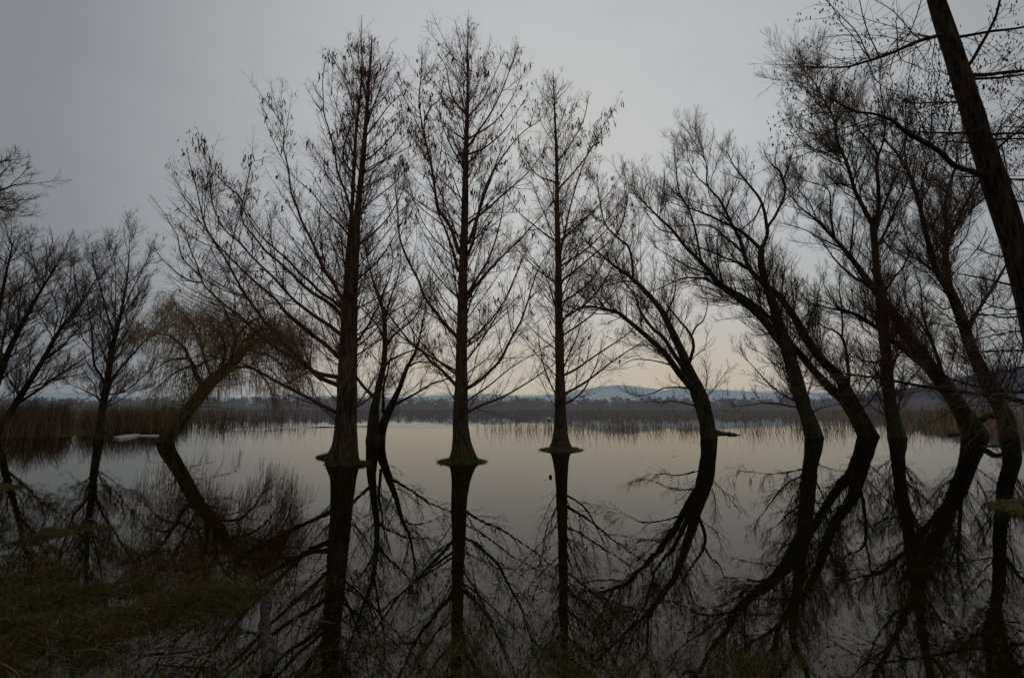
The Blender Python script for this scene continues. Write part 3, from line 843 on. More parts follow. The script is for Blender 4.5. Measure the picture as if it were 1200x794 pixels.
w2 = willow('bare willow with a broad fan crown spreading left, second willow from the straight trees', 954, 513,
  [[(958.5, 526, 13.5), (954.5, 513, 12.6), (949, 496, 11.4), (942, 477, 10), (936, 455, 9.3), (932, 441, 9), (926, 420, 8.6), (920, 402, 8.6), (914, 385, 7.5), (906, 355, 6), (896, 328, 5), (892, 306, 4.4), (892, 291, 4)]],
  [[(922, 408, 7.5), (909, 394, 6.5), (887, 367, 5.6), (860, 346, 4.8), (842, 333, 4), (826, 312, 3.2), (806, 292, 2.7), (790, 273, 2.2), (773, 256, 1.7), (754, 237, 1.1), (738, 215, .5)],
   [(850, 340, 2), (828, 328, 1.7), (806, 325, 1.4), (790, 330, 1), (770, 339, .7), (755, 342, .4)],
   [(832, 322, 1.6), (806, 312, 1.2), (790, 303, .9), (765, 288, .4)],
   [(822, 308, 2), (819, 292, 1.8), (815, 270, 1.6), (807, 245, 1.4), (796, 226, 1.1), (793, 206, .8), (790, 178, .4)],
   [(846, 334, 1.4), (841, 306, 1.2), (840, 284, .9), (846, 262, .4)],
   [(892, 293, 3), (878, 278, 2.5), (862, 267, 2.2), (845, 259, 1.8), (820, 248, 1.3), (801, 242, .8), (780, 236, .4)],
   [(892, 292, 3.5), (898, 278, 3), (899, 267, 2.6), (892, 237, 2), (878, 217, 1.6), (862, 198, 1.1), (852, 178, .5)],
   [(899, 267, 2.2), (914, 242, 2), (920, 223, 1.7), (916, 204, 1.3), (903, 192, .8), (895, 178, .4)],
   [(918, 210, 1.3), (925, 192, 1), (931, 173, .6), (936, 158, .3)],
   [(892, 240, 1.5), (884, 256, 1.2), (870, 268, .9)],
   [(790, 273, 1.4), (772, 268, 1), (758, 250, .5)],
   [(863, 349, 1.5), (845, 345, 1.1), (825, 336, .8), (800, 332, .4)],
   [(938, 472, 1.7), (911, 458, 1.2), (890, 437, .9), (873, 419, .4)],
   [(940, 478, 1.5), (903, 472, 1), (880, 474, .7), (861, 476, .4)],
   [(945, 487, 1.2), (962, 478, .9), (980, 474, .4)],
   [(930, 440, 1.3), (912, 430, 1), (895, 415, .6), (880, 408, .3)]], WG, d1=2.2, hi1=2.2, up=1.2, d2=3.6, d3=3.4)

w3 = willow('bare willow with two parallel trunks leaning left, third willow from the straight trees', 1017, 511,
  [[(1025, 525, 13.5), (1018, 512, 12.5), (1009, 494, 12), (1000, 475, 10.5), (994, 462, 8.5), (983, 441, 7), (964, 422, 6.3), (945, 397, 5.8), (931, 372, 5), (917, 352, 4.3), (906, 341, 3.8), (888, 326, 3.3), (877, 312, 2.9), (873, 300, 2.7), (867, 281, 2.3), (856, 259, 1.9), (843, 234, 1.5), (829, 217, 1.1), (828, 195, .7), (822, 172, .4)],
   [(1008, 496, 9), (1000, 484, 8), (986, 466, 6.4), (969, 450, 5.5), (953, 433, 5), (939, 416, 4.2), (923, 398, 3.5), (905, 375, 2.8), (880, 353, 2.2), (860, 341, 1.8), (840, 330, 1.2), (815, 322, .5)]],
  [[(878, 316, 2), (858, 305, 1.6), (838, 297, 1.3), (806, 284, .9), (780, 281, .4)],
   [(872, 298, 1.8), (851, 279, 1.5), (834, 265, 1.2), (812, 264, .8), (795, 265, .4)],
   [(996, 464, 3), (994, 445, 2.5), (993, 419, 2.2), (987, 397, 1.9), (978, 388, 1.5), (964, 383, 1), (955, 372, .5)],
   [(987, 397, 1.4), (987, 372, 1.2), (985, 352, .9), (983, 326, .4)],
   [(829, 218, 1), (815, 205, .8), (806, 185, .5), (806, 168, .3)],
   [(945, 398, 1.6), (948, 376, 1.2), (957, 356, .8), (960, 338, .4)],
   [(1006, 482, 1.3), (1018, 472, 1), (1030, 455, .5)],
   [(970, 428, 1.2), (962, 410, .9), (965, 392, .5)]], WG, d1=2.80, hi1=2.18, tmin=.10, up=1.0, d2=3.5, d3=3.3)

w4 = willow('tall bare willow with upright dark trunk forking high, fourth willow from the straight trees', 1051, 513,
  [[(1054.5, 528, 13.5), (1051.5, 513, 12.3), (1048.5, 500, 10.2), (1046, 490, 8.8), (1041, 455, 7.3), (1038, 411, 6.8), (1035, 380, 7), (1033, 355, 7), (1030, 335, 5.6), (1027, 318, 5), (1025, 285, 4.3), (1023, 262, 4)]],
  [[(1023, 264, 3.4), (1010, 239, 3), (1000, 220, 2.6), (991, 190, 2.3), (981, 167, 1.9), (977, 141, 1.5), (966, 118, 1.1), (953, 95, .7), (938, 76, .4)],
   [(1023, 264, 3.4), (1030, 239, 2.8), (1028, 198, 2.4), (1028, 182, 2.1), (1018, 165, 1.4), (1005, 150, 1), (995, 128, .5)],
   [(1028, 186, 1.8), (1035, 165, 1.4), (1037, 140, 1), (1033, 110, .8), (1030, 78, .4)],
   [(1025, 272, 2), (1034, 245, 1.8), (1044, 220, 1.5), (1055, 197, 1.2), (1064, 180, .7), (1070, 158, .4)],
   [(1026, 294, 2.4), (1040, 265, 2), (1051, 243, 1.6), (1062, 216, 1.2), (1067, 188, .5)],
   [(1034, 347, 2.2), (1044, 330, 1.6), (1055, 316, 1.3), (1066, 298, .9), (1075, 273, .4)],
   [(1030, 345, 3), (1013, 331, 2.4), (997, 322, 1.8), (980, 305, 1.2), (966, 288, .5)],
   [(978, 150, 1.2), (960, 158, .9), (940, 150, .6), (928, 130, .3)],
   [(985, 176, 1.4), (962, 178, 1), (940, 165, .6), (925, 142, .3)],
   [(1000, 222, 1.2), (985, 215, .9), (962, 217, .6), (940, 210, .3)],
   [(1038, 420, 1.8), (1020, 425, 1.4), (1000, 418, .9), (985, 425, .4)],
   [(1039, 432, 1.6), (1025, 440, 1.3), (1012, 458, .8), (1005, 470, .4)],
   [(992, 192, 1.0), (998, 165, .8), (1002, 135, .6), (1000, 110, .3)]], WG, d1=2.94, hi1=2.64, tmin=.10, up=1.2, d2=3.6, d3=3.4)

w5 = willow('thick bare willow slanting left behind the upright one, fifth willow from the straight trees', 1142, 510,
  [[(1151, 526, 16), (1143, 511, 15), (1135, 495, 13), (1126, 480, 11.4), (1109, 455, 9.3), (1092, 433, 8.6), (1077, 411, 7.5), (1060, 389, 6.5), (1044, 364, 5.8), (1030, 346, 5), (1018, 330, 4.2), (1006, 314, 3.6), (989, 292, 2.8), (975, 277, 2.2), (957, 258, 1.6), (938, 243, 1), (924, 226, .4)]],
  [[(1098, 440, 5.5), (1071, 419, 4.2), (1046, 400, 3.6), (1030, 386, 3), (1008, 372, 2.5), (991, 365, 2), (964, 359, 1.2), (942, 354, .5)],
   [(1030, 386, 1.6), (1005, 368, 1.2), (985, 361, .8), (960, 352, .4)],
   [(1108, 450, 3.2), (1100, 422, 2.5), (1093, 402, 2), (1083, 376, 1.4), (1080, 350, .9), (1078, 328, .4)],
   [(1093, 402, 1.6), (1078, 378, 1.3), (1064, 361, 1), (1060, 344, .7), (1063, 323, .4)],
   [(978, 280, 1.6), (973, 250, 1.3), (972, 225, 1), (957, 215, .6), (932, 211, .3)],
   [(996, 300, 1.5), (1000, 262, 1.1), (1002, 233, .5)],
   [(957, 259, 1), (950, 240, .8), (935, 220, .6), (930, 200, .3)],
   [(985, 290, 1.4), (962, 280, 1), (940, 268, .7), (920, 262, .3)],
   [(1055, 402, 1.4), (1040, 420, 1.1), (1050, 436, .6)],
   [(1150, 492, 5), (1158, 487, 4.5), (1168, 488, 4)]], WG, d1=2.66, hi1=2.30, tmin=.10, up=1.1, d2=3.4, d3=3.2)

w6 = willow('bare willow leaning left and forking into long upright stems, last willow at the right edge', 1183, 513,
  [[(1184, 526, 12), (1183, 514, 11), (1181, 500, 10), (1179, 490, 9.6), (1172, 477, 9.2), (1159, 455, 8.6), (1150, 433, 7.7), (1139, 411, 7.1), (1130, 383, 6.8), (1120, 355, 6.4), (1111, 338, 5), (1102, 325, 4), (1096, 313, 3.6), (1085, 274, 3), (1077, 238, 2.5), (1066, 205, 2), (1052, 181, 1.5), (1038, 165, .9), (1030, 148, .4)]],
  [[(1115, 345, 4.4), (1110, 316, 3.3), (1109, 274, 2.8), (1107, 242, 2.2), (1115, 210, 1.7), (1121, 190, 1.2), (1122, 163, .5)],
   [(1110, 287, 2.2), (1129, 246, 1.8), (1147, 214, 1.4), (1155, 195, .9), (1160, 173, .4)],
   [(1133, 390, 3.2), (1146, 364, 2.5), (1163, 339, 2.1), (1171, 325, 1.7), (1182, 305, 1.2), (1192, 283, .5)],
   [(1066, 206, 1.4), (1060, 180, 1.1), (1062, 150, .8), (1068, 122, .4)],
   [(1077, 240, 1.3), (1090, 215, 1), (1095, 185, .7), (1092, 155, .3)],
   [(1120, 357, 1.4), (1106, 362, 1.1), (1092, 352, .7), (1080, 355, .3)],
   [(1097, 318, 1.4), (1080, 305, 1.1), (1066, 285, .7), (1058, 262, .3)]], WG, d1=2.94, hi1=2.53, tmin=.10, up=1.0, d2=3.4, d3=3.3)

# ---- many-stemmed willow behind the left cypress
wm = willow('bare many-stemmed willow standing in the water just right of the twin-trunked cypress', 439, 517,
  [[(438, 526, 12), (437, 512, 9.5), (438, 485, 6.8), (442, 463, 5.2), (447, 440, 4.3), (450, 425, 3.8), (451, 400, 3.4), (450, 370, 2.8), (444, 349, 2), (436, 325, 1.4), (430, 300, .8), (428, 278, .4)],
   [(443, 524, 9), (447, 503, 6.8), (455, 483, 5.3), (461, 470, 4.4), (468, 455, 3.6), (477, 431, 2.8), (486, 414, 2), (492, 395, 1.3), (497, 368, .5)]],
  [[(459, 475, 2.6), (475, 467, 2), (487, 461, 1.7), (505, 450, 1.4), (517, 446, 1), (532, 440, .4)],
   [(441, 468, 3), (430, 458, 2.6), (418, 443, 2.2), (408, 430, 1.6), (393, 418, .6)],
   [(451, 408, 2.2), (462, 393, 1.8), (474, 383, 1.5), (489, 367, 1.1), (496, 343, .5)],
   [(450, 430, 2.2), (460, 420, 1.7), (470, 415, 1.4), (487, 410, 1), (505, 408, .4)],
   [(450, 375, 1.9), (458, 350, 1.4), (466, 325, 1), (470, 298, .4)],
   [(449, 484, 2.6), (450, 455, 2), (455, 430, 1.4), (460, 408, .5)],
   [(478, 430, 1.6), (490, 424, 1.2), (505, 425, .8), (518, 430, .4)],
   [(445, 350, 1.4), (455, 330, 1), (460, 305, .7), (458, 285, .3)],
   [(450, 395, 1.5), (440, 378, 1.1), (428, 365, .8), (415, 355, .3)]],
  'bare trees rising from the flooded shore', d1=2.4, hi1=1.7, up=1.0, d2=3.5, d3=3.2)

# ---- left bank
LG = 'bare trees along the left bank'
l2 = willow('slender bare tree with an upright fan crown, between the left edge and the weeping willow', 116, 514,
  [[(115, 526, 9), (116, 514, 8), (118, 500, 7), (120, 480, 6.2), (123, 462, 5.5), (126, 445, 5), (130, 412, 4), (137, 388, 3), (141, 370, 2.3), (146, 345, 1.7), (150, 318, 1.1), (152, 282, .4)]],
  [[(124, 455, 2.9), (118, 440, 2.4), (111, 427, 2), (108, 397, 1.6), (105, 370, 1.1), (100, 343, .5)],
   [(135, 396, 2), (126, 370, 1.6), (120, 345, 1.2), (112, 320, .8), (108, 296, .4)],
   [(126, 452, 2.7), (135, 440, 2.2), (151, 420, 1.8), (168, 401, 1.3), (185, 382, .8), (200, 363, .4)],
   [(124, 462, 1.7), (140, 460, 1.3), (158, 450, 1), (180, 428, .5)],
   [(141, 373, 1.5), (150, 350, 1.2), (163, 325, .8), (176, 298, .4)],
   [(122, 470, 1.7), (108, 462, 1.3), (94, 455, .9), (78, 448, .4)],
   [(130, 416, 1.7), (142, 400, 1.3), (155, 375, 1), (168, 348, .5)],
   [(137, 389, 1.3), (135, 360, 1), (136, 330, .7), (133, 298, .4)],
   [(121, 478, 1.5), (135, 472, 1.1), (150, 462, .8), (166, 455, .4)],
   [(110, 412, 1.2), (98, 398, .9), (90, 375, .6), (86, 350, .3)]], LG, thick=.80, d1=3.2, hi1=1.9, up=1.1, d2=3.6, d3=3.0)

l1 = willow('bare multi-stemmed tree slanting right out of the reeds at the left edge', -18, 506,
  [[(-28, 515, 9), (-24, 500, 8), (-15, 480, 7), (-2, 445, 5.5), (10, 412, 4.5), (26, 378, 3.3), (45, 345, 2.2), (62, 318, 1.2), (76, 296, .4)],
   [(-8, 515, 8), (8, 490, 6), (30, 454, 5), (49, 424, 4), (68, 390, 3), (91, 360, 1.9), (108, 335, 1.1), (120, 313, .4)]],
  [[(16, 476, 3.2), (40, 460, 2.5), (60, 445, 2), (87, 428, 1.3), (112, 408, .5)],
   [(-18, 488, 5), (-12, 420, 4), (-2, 370, 3), (8, 320, 2), (16, 283, .7)],
   [(12, 410, 2), (20, 380, 1.5), (24, 345, 1), (30, 305, .4)],
   [(50, 422, 2), (70, 408, 1.5), (92, 385, 1), (112, 365, .4)],
   [(-2, 446, 2), (2, 410, 1.6), (8, 375, 1.2), (14, 335, .5)],
   [(30, 456, 1.8), (50, 450, 1.4), (75, 442, 1), (100, 438, .4)],
   [(68, 391, 1.5), (75, 365, 1.1), (82, 335, .8), (84, 308, .3)],
   [(-10, 380, 2), (-22, 350, 1.5), (-30, 310, .8)]], LG, thick=.76, d1=3.0, hi1=2.2, up=.9, d2=3.6, d3=3.0, Y=25.0)

lo = willow('tall bare tree mostly beyond the left edge, its high twigs fanning into the picture', -135, 520,
  [[(-132, 530, 18), (-133, 515, 15), (-136, 400, 13), (-132, 300, 10), (-112, 250, 7), (-70, 236, 4), (-30, 230, 2.2), (2, 222, 1.2), (18, 216, .5)]],
  [[(-112, 252, 4), (-80, 262, 3), (-45, 262, 2), (-15, 250, 1.2), (10, 240, .5)],
   [(-72, 237, 3), (-48, 215, 2.2), (-25, 200, 1.5), (0, 190, .6)],
   [(-30, 231, 1.6), (-12, 215, 1.2), (8, 198, .5)],
   [(-134, 330, 6), (-150, 270, 4), (-160, 200, 2), (-165, 150, .8)]], LG, slopes=.3, d1=2.8, hi1=1.4, up=.5, d2=4.2, d3=4.2, Y=19.0, name='bank_tree')

lw = Tree('weeping_willow', 'mossy weeping willow leaning right under drooping brown twigs, left of the twin-trunked cypress', 195, 518, LG, M['willow_left'], M['twig_weeping'])
lw.path([(192, 530, 11), (194, 518, 10.5), (199, 507, 10), (210, 494, 9.5), (227, 473, 9), (244, 451, 8.5), (263, 434, 7), (278, 420, 5.5), (289, 407, 3.6)], name='trunk', S=26, n=80, flute=fluted(0, 4, .1))
for p, sl in [([(285, 411, 3.6), (300, 400, 3), (320, 398, 2.4), (336, 408, 1.8), (347, 424, 1.1), (352, 440, .5)], .2),
              ([(241, 454, 3.2), (233, 443, 2.8), (227, 432, 2.5), (222, 418, 2), (212, 404, 1.5), (197, 393, 1), (180, 390, .4)], -.2),
              ([(228, 432, 2), (240, 423, 1.6), (250, 420, 1.2), (262, 405, .8), (270, 390, .4)], .4),
              ([(269, 430, 3), (274, 412, 2.6), (277, 396, 2.2), (269, 376, 1.6), (263, 362, 1), (255, 352, .4)], -.3),
              ([(288, 409, 2.5), (296, 392, 2), (310, 384, 1.5), (326, 388, 1), (340, 402, .5)], -.5),
              ([(262, 437, 2.2), (283, 430, 1.8), (300, 434, 1.4), (312, 446, .9), (318, 460, .4)], .3),
              ([(250, 447, 2), (240, 420, 1.7), (232, 395, 1.3), (222, 375, .9), (208, 362, .4)], .5),
              ([(274, 424, 2), (285, 400, 1.6), (305, 392, 1.2), (325, 402, .8), (338, 418, .4)], .7),
              ([(277, 397, 1.6), (290, 380, 1.2), (305, 372, .8), (318, 376, .4)], -.2),
              ([(222, 420, 1.5), (208, 420, 1.1), (192, 425, .7), (178, 436, .3)], .3),
              ([(300, 400, 2), (322, 392, 1.5), (344, 402, 1.1), (357, 425, .5)], -.35),
              ([(286, 409, 2), (300, 412, 1.6), (322, 420, 1.2), (338, 440, .5)], .75),
              ([(252, 444, 1.8), (262, 420, 1.4), (262, 398, 1), (250, 382, .5)], -.7),
              ([(230, 428, 1.6), (214, 432, 1.2), (200, 440, .8), (188, 452, .3)], -.4)]:
    lw.thick = 1.25; lw.path(p, None, sl, S=8)
crown_willow(lw, d1=3.6, k1=.55, hi1=1.7, up=.25, d2=4.6, d3=3.6, weep=True)

# bushes in the left reed bed
def shrub(px, Y, h, n, label):
    base = np.array([(px - 600) / F * Y, Y, 0.0])
    r = thing('bare_shrub', label, 'shrub', tuple(base), 'dark bare shrubs in the left reed bed')
    P0 = np.repeat(base[None], n, 0) + np.c_[rng.normal(0, .25, (n, 2)), np.zeros(n)]
    D = np.c_[rng.normal(0, .45, (n, 2)), np.ones(n)]
    L = h * rng.uniform(.6, 1.05, n)
    p0, r0 = grow(P0, D, L, np.full(n, .022), 8, .09, .1)
    s = Soup(); tubes(s, p0, r0, 5); s.build('stem', M['willow'], r, base)
    c = children(p0, r0, L, 4.5, .15, (20, 55), .45, .3, 1.2, upb=.3)
    p1, r1 = grow(c[0], c[1], c[2], c[3], 5, .14, .5)
    c2 = children(p1, r1, c[2], 5, .15, (20, 55), .5, .2, .6, upb=.2, rmin=.0045)
    p2, r2 = grow(c2[0], c2[1], c2[2], c2[3], 4, .14, .4)
    s = Soup(); tubes(s, p1, r1, 3); tubes(s, p2, r2, 3); s.build('crown', M['twig_willow'], r, base)
shrub(52, 29, 2.6, 16, 'dark rounded bare shrub in the reeds left of the slender tree')
shrub(85, 33, 2.4, 14, 'small bare shrub close behind the slender tree trunk')
shrub(178, 36, 2.3, 14, 'bare shrub behind the foot of the weeping willow')
shrub(10, 27, 2.4, 14, 'dark bare shrub at the left edge under the slanting tree')

# ---- big leaning tree at the right edge
t = Tree('leaning_cypress', 'large dark leaning trunk crossing the upper right corner, with level side branches', 1252, 604, None, M['cypress_dark'], M['twig_willow'])
t.thick = 1.15
A = t.path([(1253, 618, 30), (1252, 606, 25), (1249, 585, 19), (1238, 520, 16.5), (1222, 420, 15.3), (1199, 319, 13.8), (1175, 242, 12), (1148, 161, 11), (1123, 81, 10), (1097, 0, 8.2), (1062, -110, 6), (1030, -220, 4), (1000, -330, 1.5)],
           name='trunk', S=36, n=140, flute=fluted(0, 5, .16), spread=False)
RL = [[(1108, 40, 3), (1080, 48, 2.5), (1040, 63, 2), (1000, 77, 1.5), (975, 79, 1), (949, 78, .4)],
      [(1156, 207, 3.8), (1121, 193, 3.3), (1097, 174, 2.9), (1064, 157, 2.4), (1044, 141, 2), (1020, 133, 1.6), (1000, 130, 1.3), (964, 110, .5)],
      [(1130, 85, 2.6), (1145, 60, 2.2), (1161, 32, 1.8), (1173, 0, 1.3), (1178, -25, .7)],
      [(1111, 45, 2.2), (1157, 38, 1.8), (1200, 32, 1.4), (1245, 20, .7)],
      [(1127, 88, 3), (1165, 86, 2.5), (1205, 82, 2), (1262, 72, .8)],
      [(1133, 92, 2), (1170, 92, 1.5), (1205, 86, 1), (1240, 80, .5)],
      [(1134, 120, 1.4), (1095, 120, 1), (1075, 121, .8), (1055, 119, .4)],
      [(1148, 155, 2), (1110, 156, 1.5), (1085, 155, 1.1), (1062, 154, .5)],
      [(1149, 160, 2.4), (1180, 156, 1.8), (1210, 156, 1.4), (1255, 150, .6)],
      [(1152, 170, 1.6), (1120, 166, 1.1), (1090, 167, .5)],
      [(1153, 165, 1.8), (1180, 163, 1.4), (1215, 162, .8)],
      [(1158, 185, 2.2), (1185, 160, 1.6), (1200, 148, 1.2), (1232, 122, .5)],
      [(1165, 209, 1.8), (1200, 210, 1.3), (1245, 204, .5)],
      [(1163, 206, 1.6), (1135, 207, 1.1), (1110, 206, .5)],
      [(1170, 232, 1.8), (1195, 236, 1.4), (1230, 234, .6)],
      [(1206, 342, 2.2), (1193, 336, 1.8), (1146, 325, 1.2), (1113, 319, .5)],
      [(1236, 481, 4.2), (1200, 472, 3.5), (1146, 461, 2.8), (1096, 455, 2.2), (1046, 445, 1.7), (1010, 440, 1.2), (975, 436, .5)],
      [(1232, 462, 2.6), (1200, 459, 2.1), (1168, 458, 1.7), (1135, 450, 1.3), (1107, 441, .8), (1080, 425, .4)],
      [(1220, 413, 1.8), (1190, 410, 1.3), (1146, 412, .8), (1108, 415, .3)],
      [(1210, 365, 1.6), (1180, 372, 1.2), (1150, 368, .8), (1120, 372, .3)],
      [(1207, 352, 1.6), (1188, 362, 1.2), (1162, 358, .8), (1138, 345, .3)],
      [(1216, 395, 1.5), (1196, 388, 1.1), (1168, 392, .7), (1140, 398, .3)],
      [(1225, 432, 1.6), (1200, 430, 1.2), (1176, 434, .7), (1150, 428, .3)],
      [(1190, 285, 1.6), (1200, 270, 1.2), (1215, 250, .6)],
      [(1195, 300, 1.6), (1170, 300, 1.1), (1145, 292, .5)]]
for i, p in enumerate(RL): t.path(p, None, rng.uniform(-.55, .55), S=6)
mound(t, 1256, 601, 82, 6, .20)
pts, rad, L = t.parents()
c = children(pts, rad, L, 9.0, .08, (22, 70), .60, .30, 1.5, upb=0, rl=.0050, rmin=.0036)
c = join(c, tip_sprays(pts, rad, L, 3, .3, .8, .7))
p1, r1 = grow(c[0], c[1], c[2], c[3], 8, .10, -.10)
c2 = children(p1, r1, c[2], 8.0, .10, (25, 65), .48, .12, .60, upb=-.1, rl=.0040, rmin=.0026)
p2, r2 = grow(c2[0], c2[1], c2[2], c2[3], 5, .13, -.25)
s = Soup(); tubes(s, p1, r1, 4); tubes(s, p2, r2, 3); s.build('crown', M['twig_willow'], t.root, t.base)
tips = np.concatenate([p1[:, -1], p2[:, -1]]); tips = tips[(tips[:, 2] > 5.2)]
wgt = np.clip(noise2(tips[:, 0] * 1.3, tips[:, 2] * 1.3, 41) * 1.5 + .35, 0.02, 1)
catkins(t, tips[rng.random(len(tips)) < wgt], 3400, .03, .070, .005, .011, 'dry_leaves')

# ---------------------------------------------------------------- foreground
n = 980000
x = np.r_[rng.uniform(-8, 2.0, n - 60000), rng.uniform(-15, -7, 60000)]
y = np.r_[1.9 + 7.2 * rng.random(n - 60000) ** 1.5, rng.uniform(7, 11, 60000)]
z = height(x, y)
cl = fbm(x * 1.7, y * 1.7, 51) + .5 * noise2(x * 5, y * 5, 53)
p = (.75 * np.clip((z + .03) / .09, 0, 1) ** 1.2 + .30 * np.clip((z + .20) / .15, 0, 1) ** 2) * np.clip(cl * 1.6 + .65, .06, 1)
keep = rng.random(n) < p
x, y, z = x[keep], y[keep], z[keep]; n = len(x)
s = Soup(); reeds(s, np.stack([x, y, z - .005], 1), rng.uniform(.015, .060, n), rng.uniform(.0016, .0036, n), .8, 2)
o = s.build('grass', M['grass'], smooth=False); o['kind'] = 'stuff'; o['label'] = 'short drowned olive grass on the flooded near shore'; o['category'] = 'grass'

# dead leaves, bits of reed and bark afloat or stranded over the shallows
n = 16000
x = rng.uniform(-5, 5, n); y = 1.9 + 4.6 * rng.random(n) ** 1.6
cl = fbm(x * 1.1, y * 1.1, 71) + .4 * noise2(x * 4, y * 4, 73)
keep = rng.random(n) < np.clip(cl * 1.6 + .25, .02, 1) * np.clip(1.35 - (y - 1.9) / 3.2, .035, 1)
x, y = x[keep], y[keep]; n = len(x); z = np.maximum(height(x, y), 0) + .003
a = rng.random(n) * 6.283; ln = rng.uniform(.006, .030, n) * np.where(rng.random(n) < .25, 2.2, 1); wd_ = rng.uniform(.0015, .006, n)
U = np.stack([np.cos(a), np.sin(a), rng.normal(0, .12, n)], 1) * ln[:, None]; W_ = np.stack([-np.sin(a), np.cos(a), rng.normal(0, .3, n)], 1) * wd_[:, None]
C = np.stack([x, y, z], 1)
V = np.stack([C - U, C + W_ - U * .1, C + U, C - W_ + U * .1], 1).reshape(-1, 3)
s = Soup(); s.add(V, np.arange(len(V)).reshape(-1, 4), None, np.repeat(rng.random(n), 4))
o = s.build('leaf_litter', M['litter'], smooth=False); o['kind'] = 'stuff'; o['label'] = 'dark leaf and reed litter over the near shallows'; o['category'] = 'litter'

def stalk(x0, y0, x1, y1, r, label, name='fallen_reed'):
    """a dead stalk lying between two photo points on the near shore"""
    P = []
    for k in range(7):
        f = k / 6
        px, py = x0 + (x1 - x0) * f, y0 + (y1 - y0) * f
        Yg = ground_Y(py); p_, _ = at(px, py, Yg)
        zz = max(float(height(p_[0], p_[1])), 0.0)
        Yg = ground_Y(py, zz + .02); p_, _ = at(px, py, Yg)
        P.append((p_[0] + rng.normal(0, .004), p_[1], zz + .018 + .012 * math.sin(f * 3.1)))
    P = np.array(P); c_ = P[3].copy(); c_[2] = 0
    s = Soup(); r *= .62; tubes(s, P[None], np.linspace(r, r * .55, 7)[None], 6)
    s.add(P[:1], None, None)
    return tag(s.build(name, M['stalk'], None, c_), label, 'reed stalk', 'dead reed stalks lying on the near shore')
for a in [(65, 684.5, 95, 685, .006, 'short pale reed lying level in the grass, upper of the left pair'),
          (55, 696, 82, 697, .005, 'thin brown reed lying level just below a pale one at left'),
          (65, 733, 73, 719, .006, 'short pale reed tilted steeply in the grass at left'),
          (176, 760, 242, 750, .010, 'long pale reed stalk, upper of the two long ones at the bottom'),
          (180, 769, 250, 772, .010, 'long pale reed stalk, lower of the two long ones at the bottom'),
          (158, 753, 174, 744, .006, 'short tilted reed above the two long stalks'),
          (187, 752, 199, 746, .006, 'tiny tilted reed just above the long stalks'),
          (88, 762, 128, 763, .008, 'brown reed lying level left of the two long stalks'),
          (110, 762, 118, 754, .006, 'short reed crossing a level brown one near the bottom'),
          (2, 777, 24, 793, .009, 'reed stalk slanting out of the bottom left corner'),
          (0, 727, 15, 727, .008, 'short pale reed at the left edge of the grass'),
          (162, 684, 172, 684.5, .006, 'tiny pale reed lying alone mid-grass'),
          (478, 682, 491, 691, .008, 'pale reed floating beside the middle trunk reflection'),
          (340, 724, 392, 730, .006, 'thin reddish reed lying across the left trunk reflection'),
          (105, 607, 118, 613, .010, 'bent pale reed floating at the foot of the slender tree reflection'),
          (165, 640, 196, 640.5, .006, 'long thin reed floating level beyond the grass')]:
    stalk(*a)

# weathered log lying away from the viewer in the shallows
def log(x0, y0, x1, y1, w0, w1, label, name, cat, z=.02, m=None):
    pts = []
    for k in range(13):
        f = k / 12; px, py = x0 + (x1 - x0) * f, y0 + (y1 - y0) * f
        p_, t_ = at(px, py, ground_Y(py)); pts.append((p_[0] + .012 * math.sin(f * 7), p_[1], z + (.4 if w0 < 4 else .1) * w0 * t_ / F * math.sin(f * 9 + x0) * f, (w0 + (w1 - w0) * f) * t_ / F))
    P = np.array(pts); c_ = P[6, :3].copy(); c_[2] = 0
    rad = P[:, 3] * (1 + rng.normal(0, .12, 13)); 
    pp = np.vstack([P[:1, :3] , P[:, :3], P[-1:, :3]]); rr = np.r_[.001, rad, .001]
    s = Soup(); tubes(s, pp[None] + np.r_[[[0, 0, 0]], np.zeros((13, 3)), [[0, 0, 0]]][None], rr[None], 12,
                      lambda q, ph: 1 + .10 * np.sin(3 * ph[None, None, :] + 1) * np.ones(q.shape[:2])[..., None])
    return tag(s.build(name, m or M['log'], None, c_), label, cat)
log(313, 787, 312, 704, 7, 5.5, 'grey weathered log lying end-on in the shallows at the bottom left', 'driftwood_log', 'log', .004)
log(838, 507, 868, 510, 2.6, .8, 'dark driftwood log floating beside the foot of the first leaning willow', 'driftwood_log', 'log', .03)
log(1112, 510, 1140, 507, 1.4, 1.0, 'dark branch floating left of the thick slanting willow foot', 'driftwood_branch', 'log', .02)
log(1147, 523, 1182, 522, 1.0, .7, 'thin dark branch floating between the last two willow trunks', 'driftwood_branch', 'log', .01)

# buoy and float
def ball(parent, name, m, c, r, z0, z1, origin):
    s = Soup(); K = 14; S = 20
    th = np.linspace(math.asin(max(-1, z0)), math.asin(min(1, z1)), K)
    P = np.stack([np.zeros(K), np.zeros(K), np.sin(th) * r], 1) + np.asarray(c)
    ph = np.arange(S) * 2 * np.pi / S
    V = P[:, None, :] + (np.cos(th) * r)[:, None, None] * np.stack([np.cos(ph), np.sin(ph), ph * 0], 1)[None]
    idx = np.arange(K * S).reshape(K, S); a = idx[:-1]; b_ = idx[1:]
    s.add(V, np.stack([a, np.roll(a, -1, 1), np.roll(b_, -1, 1), b_], -1).reshape(-1, 4))
    return s.build(name, m, parent, origin)
Yb = ground_Y(492.5); p_, t_ = at(643.5, 492.5, Yb); c_ = np.array([p_[0], Yb, 0])
b_ = thing('mooring_buoy', 'small white mooring buoy floating on the lake left of the slim cypress', 'buoy', tuple(c_))
ball(b_, 'buoy_top', M['buoy_white'], c_ + [0, 0, .16], .26, -.15, 1, c_)
ball(b_, 'buoy_base', M['buoy_dark'], c_ + [0, 0, .155], .262, -1, -.12, c_)
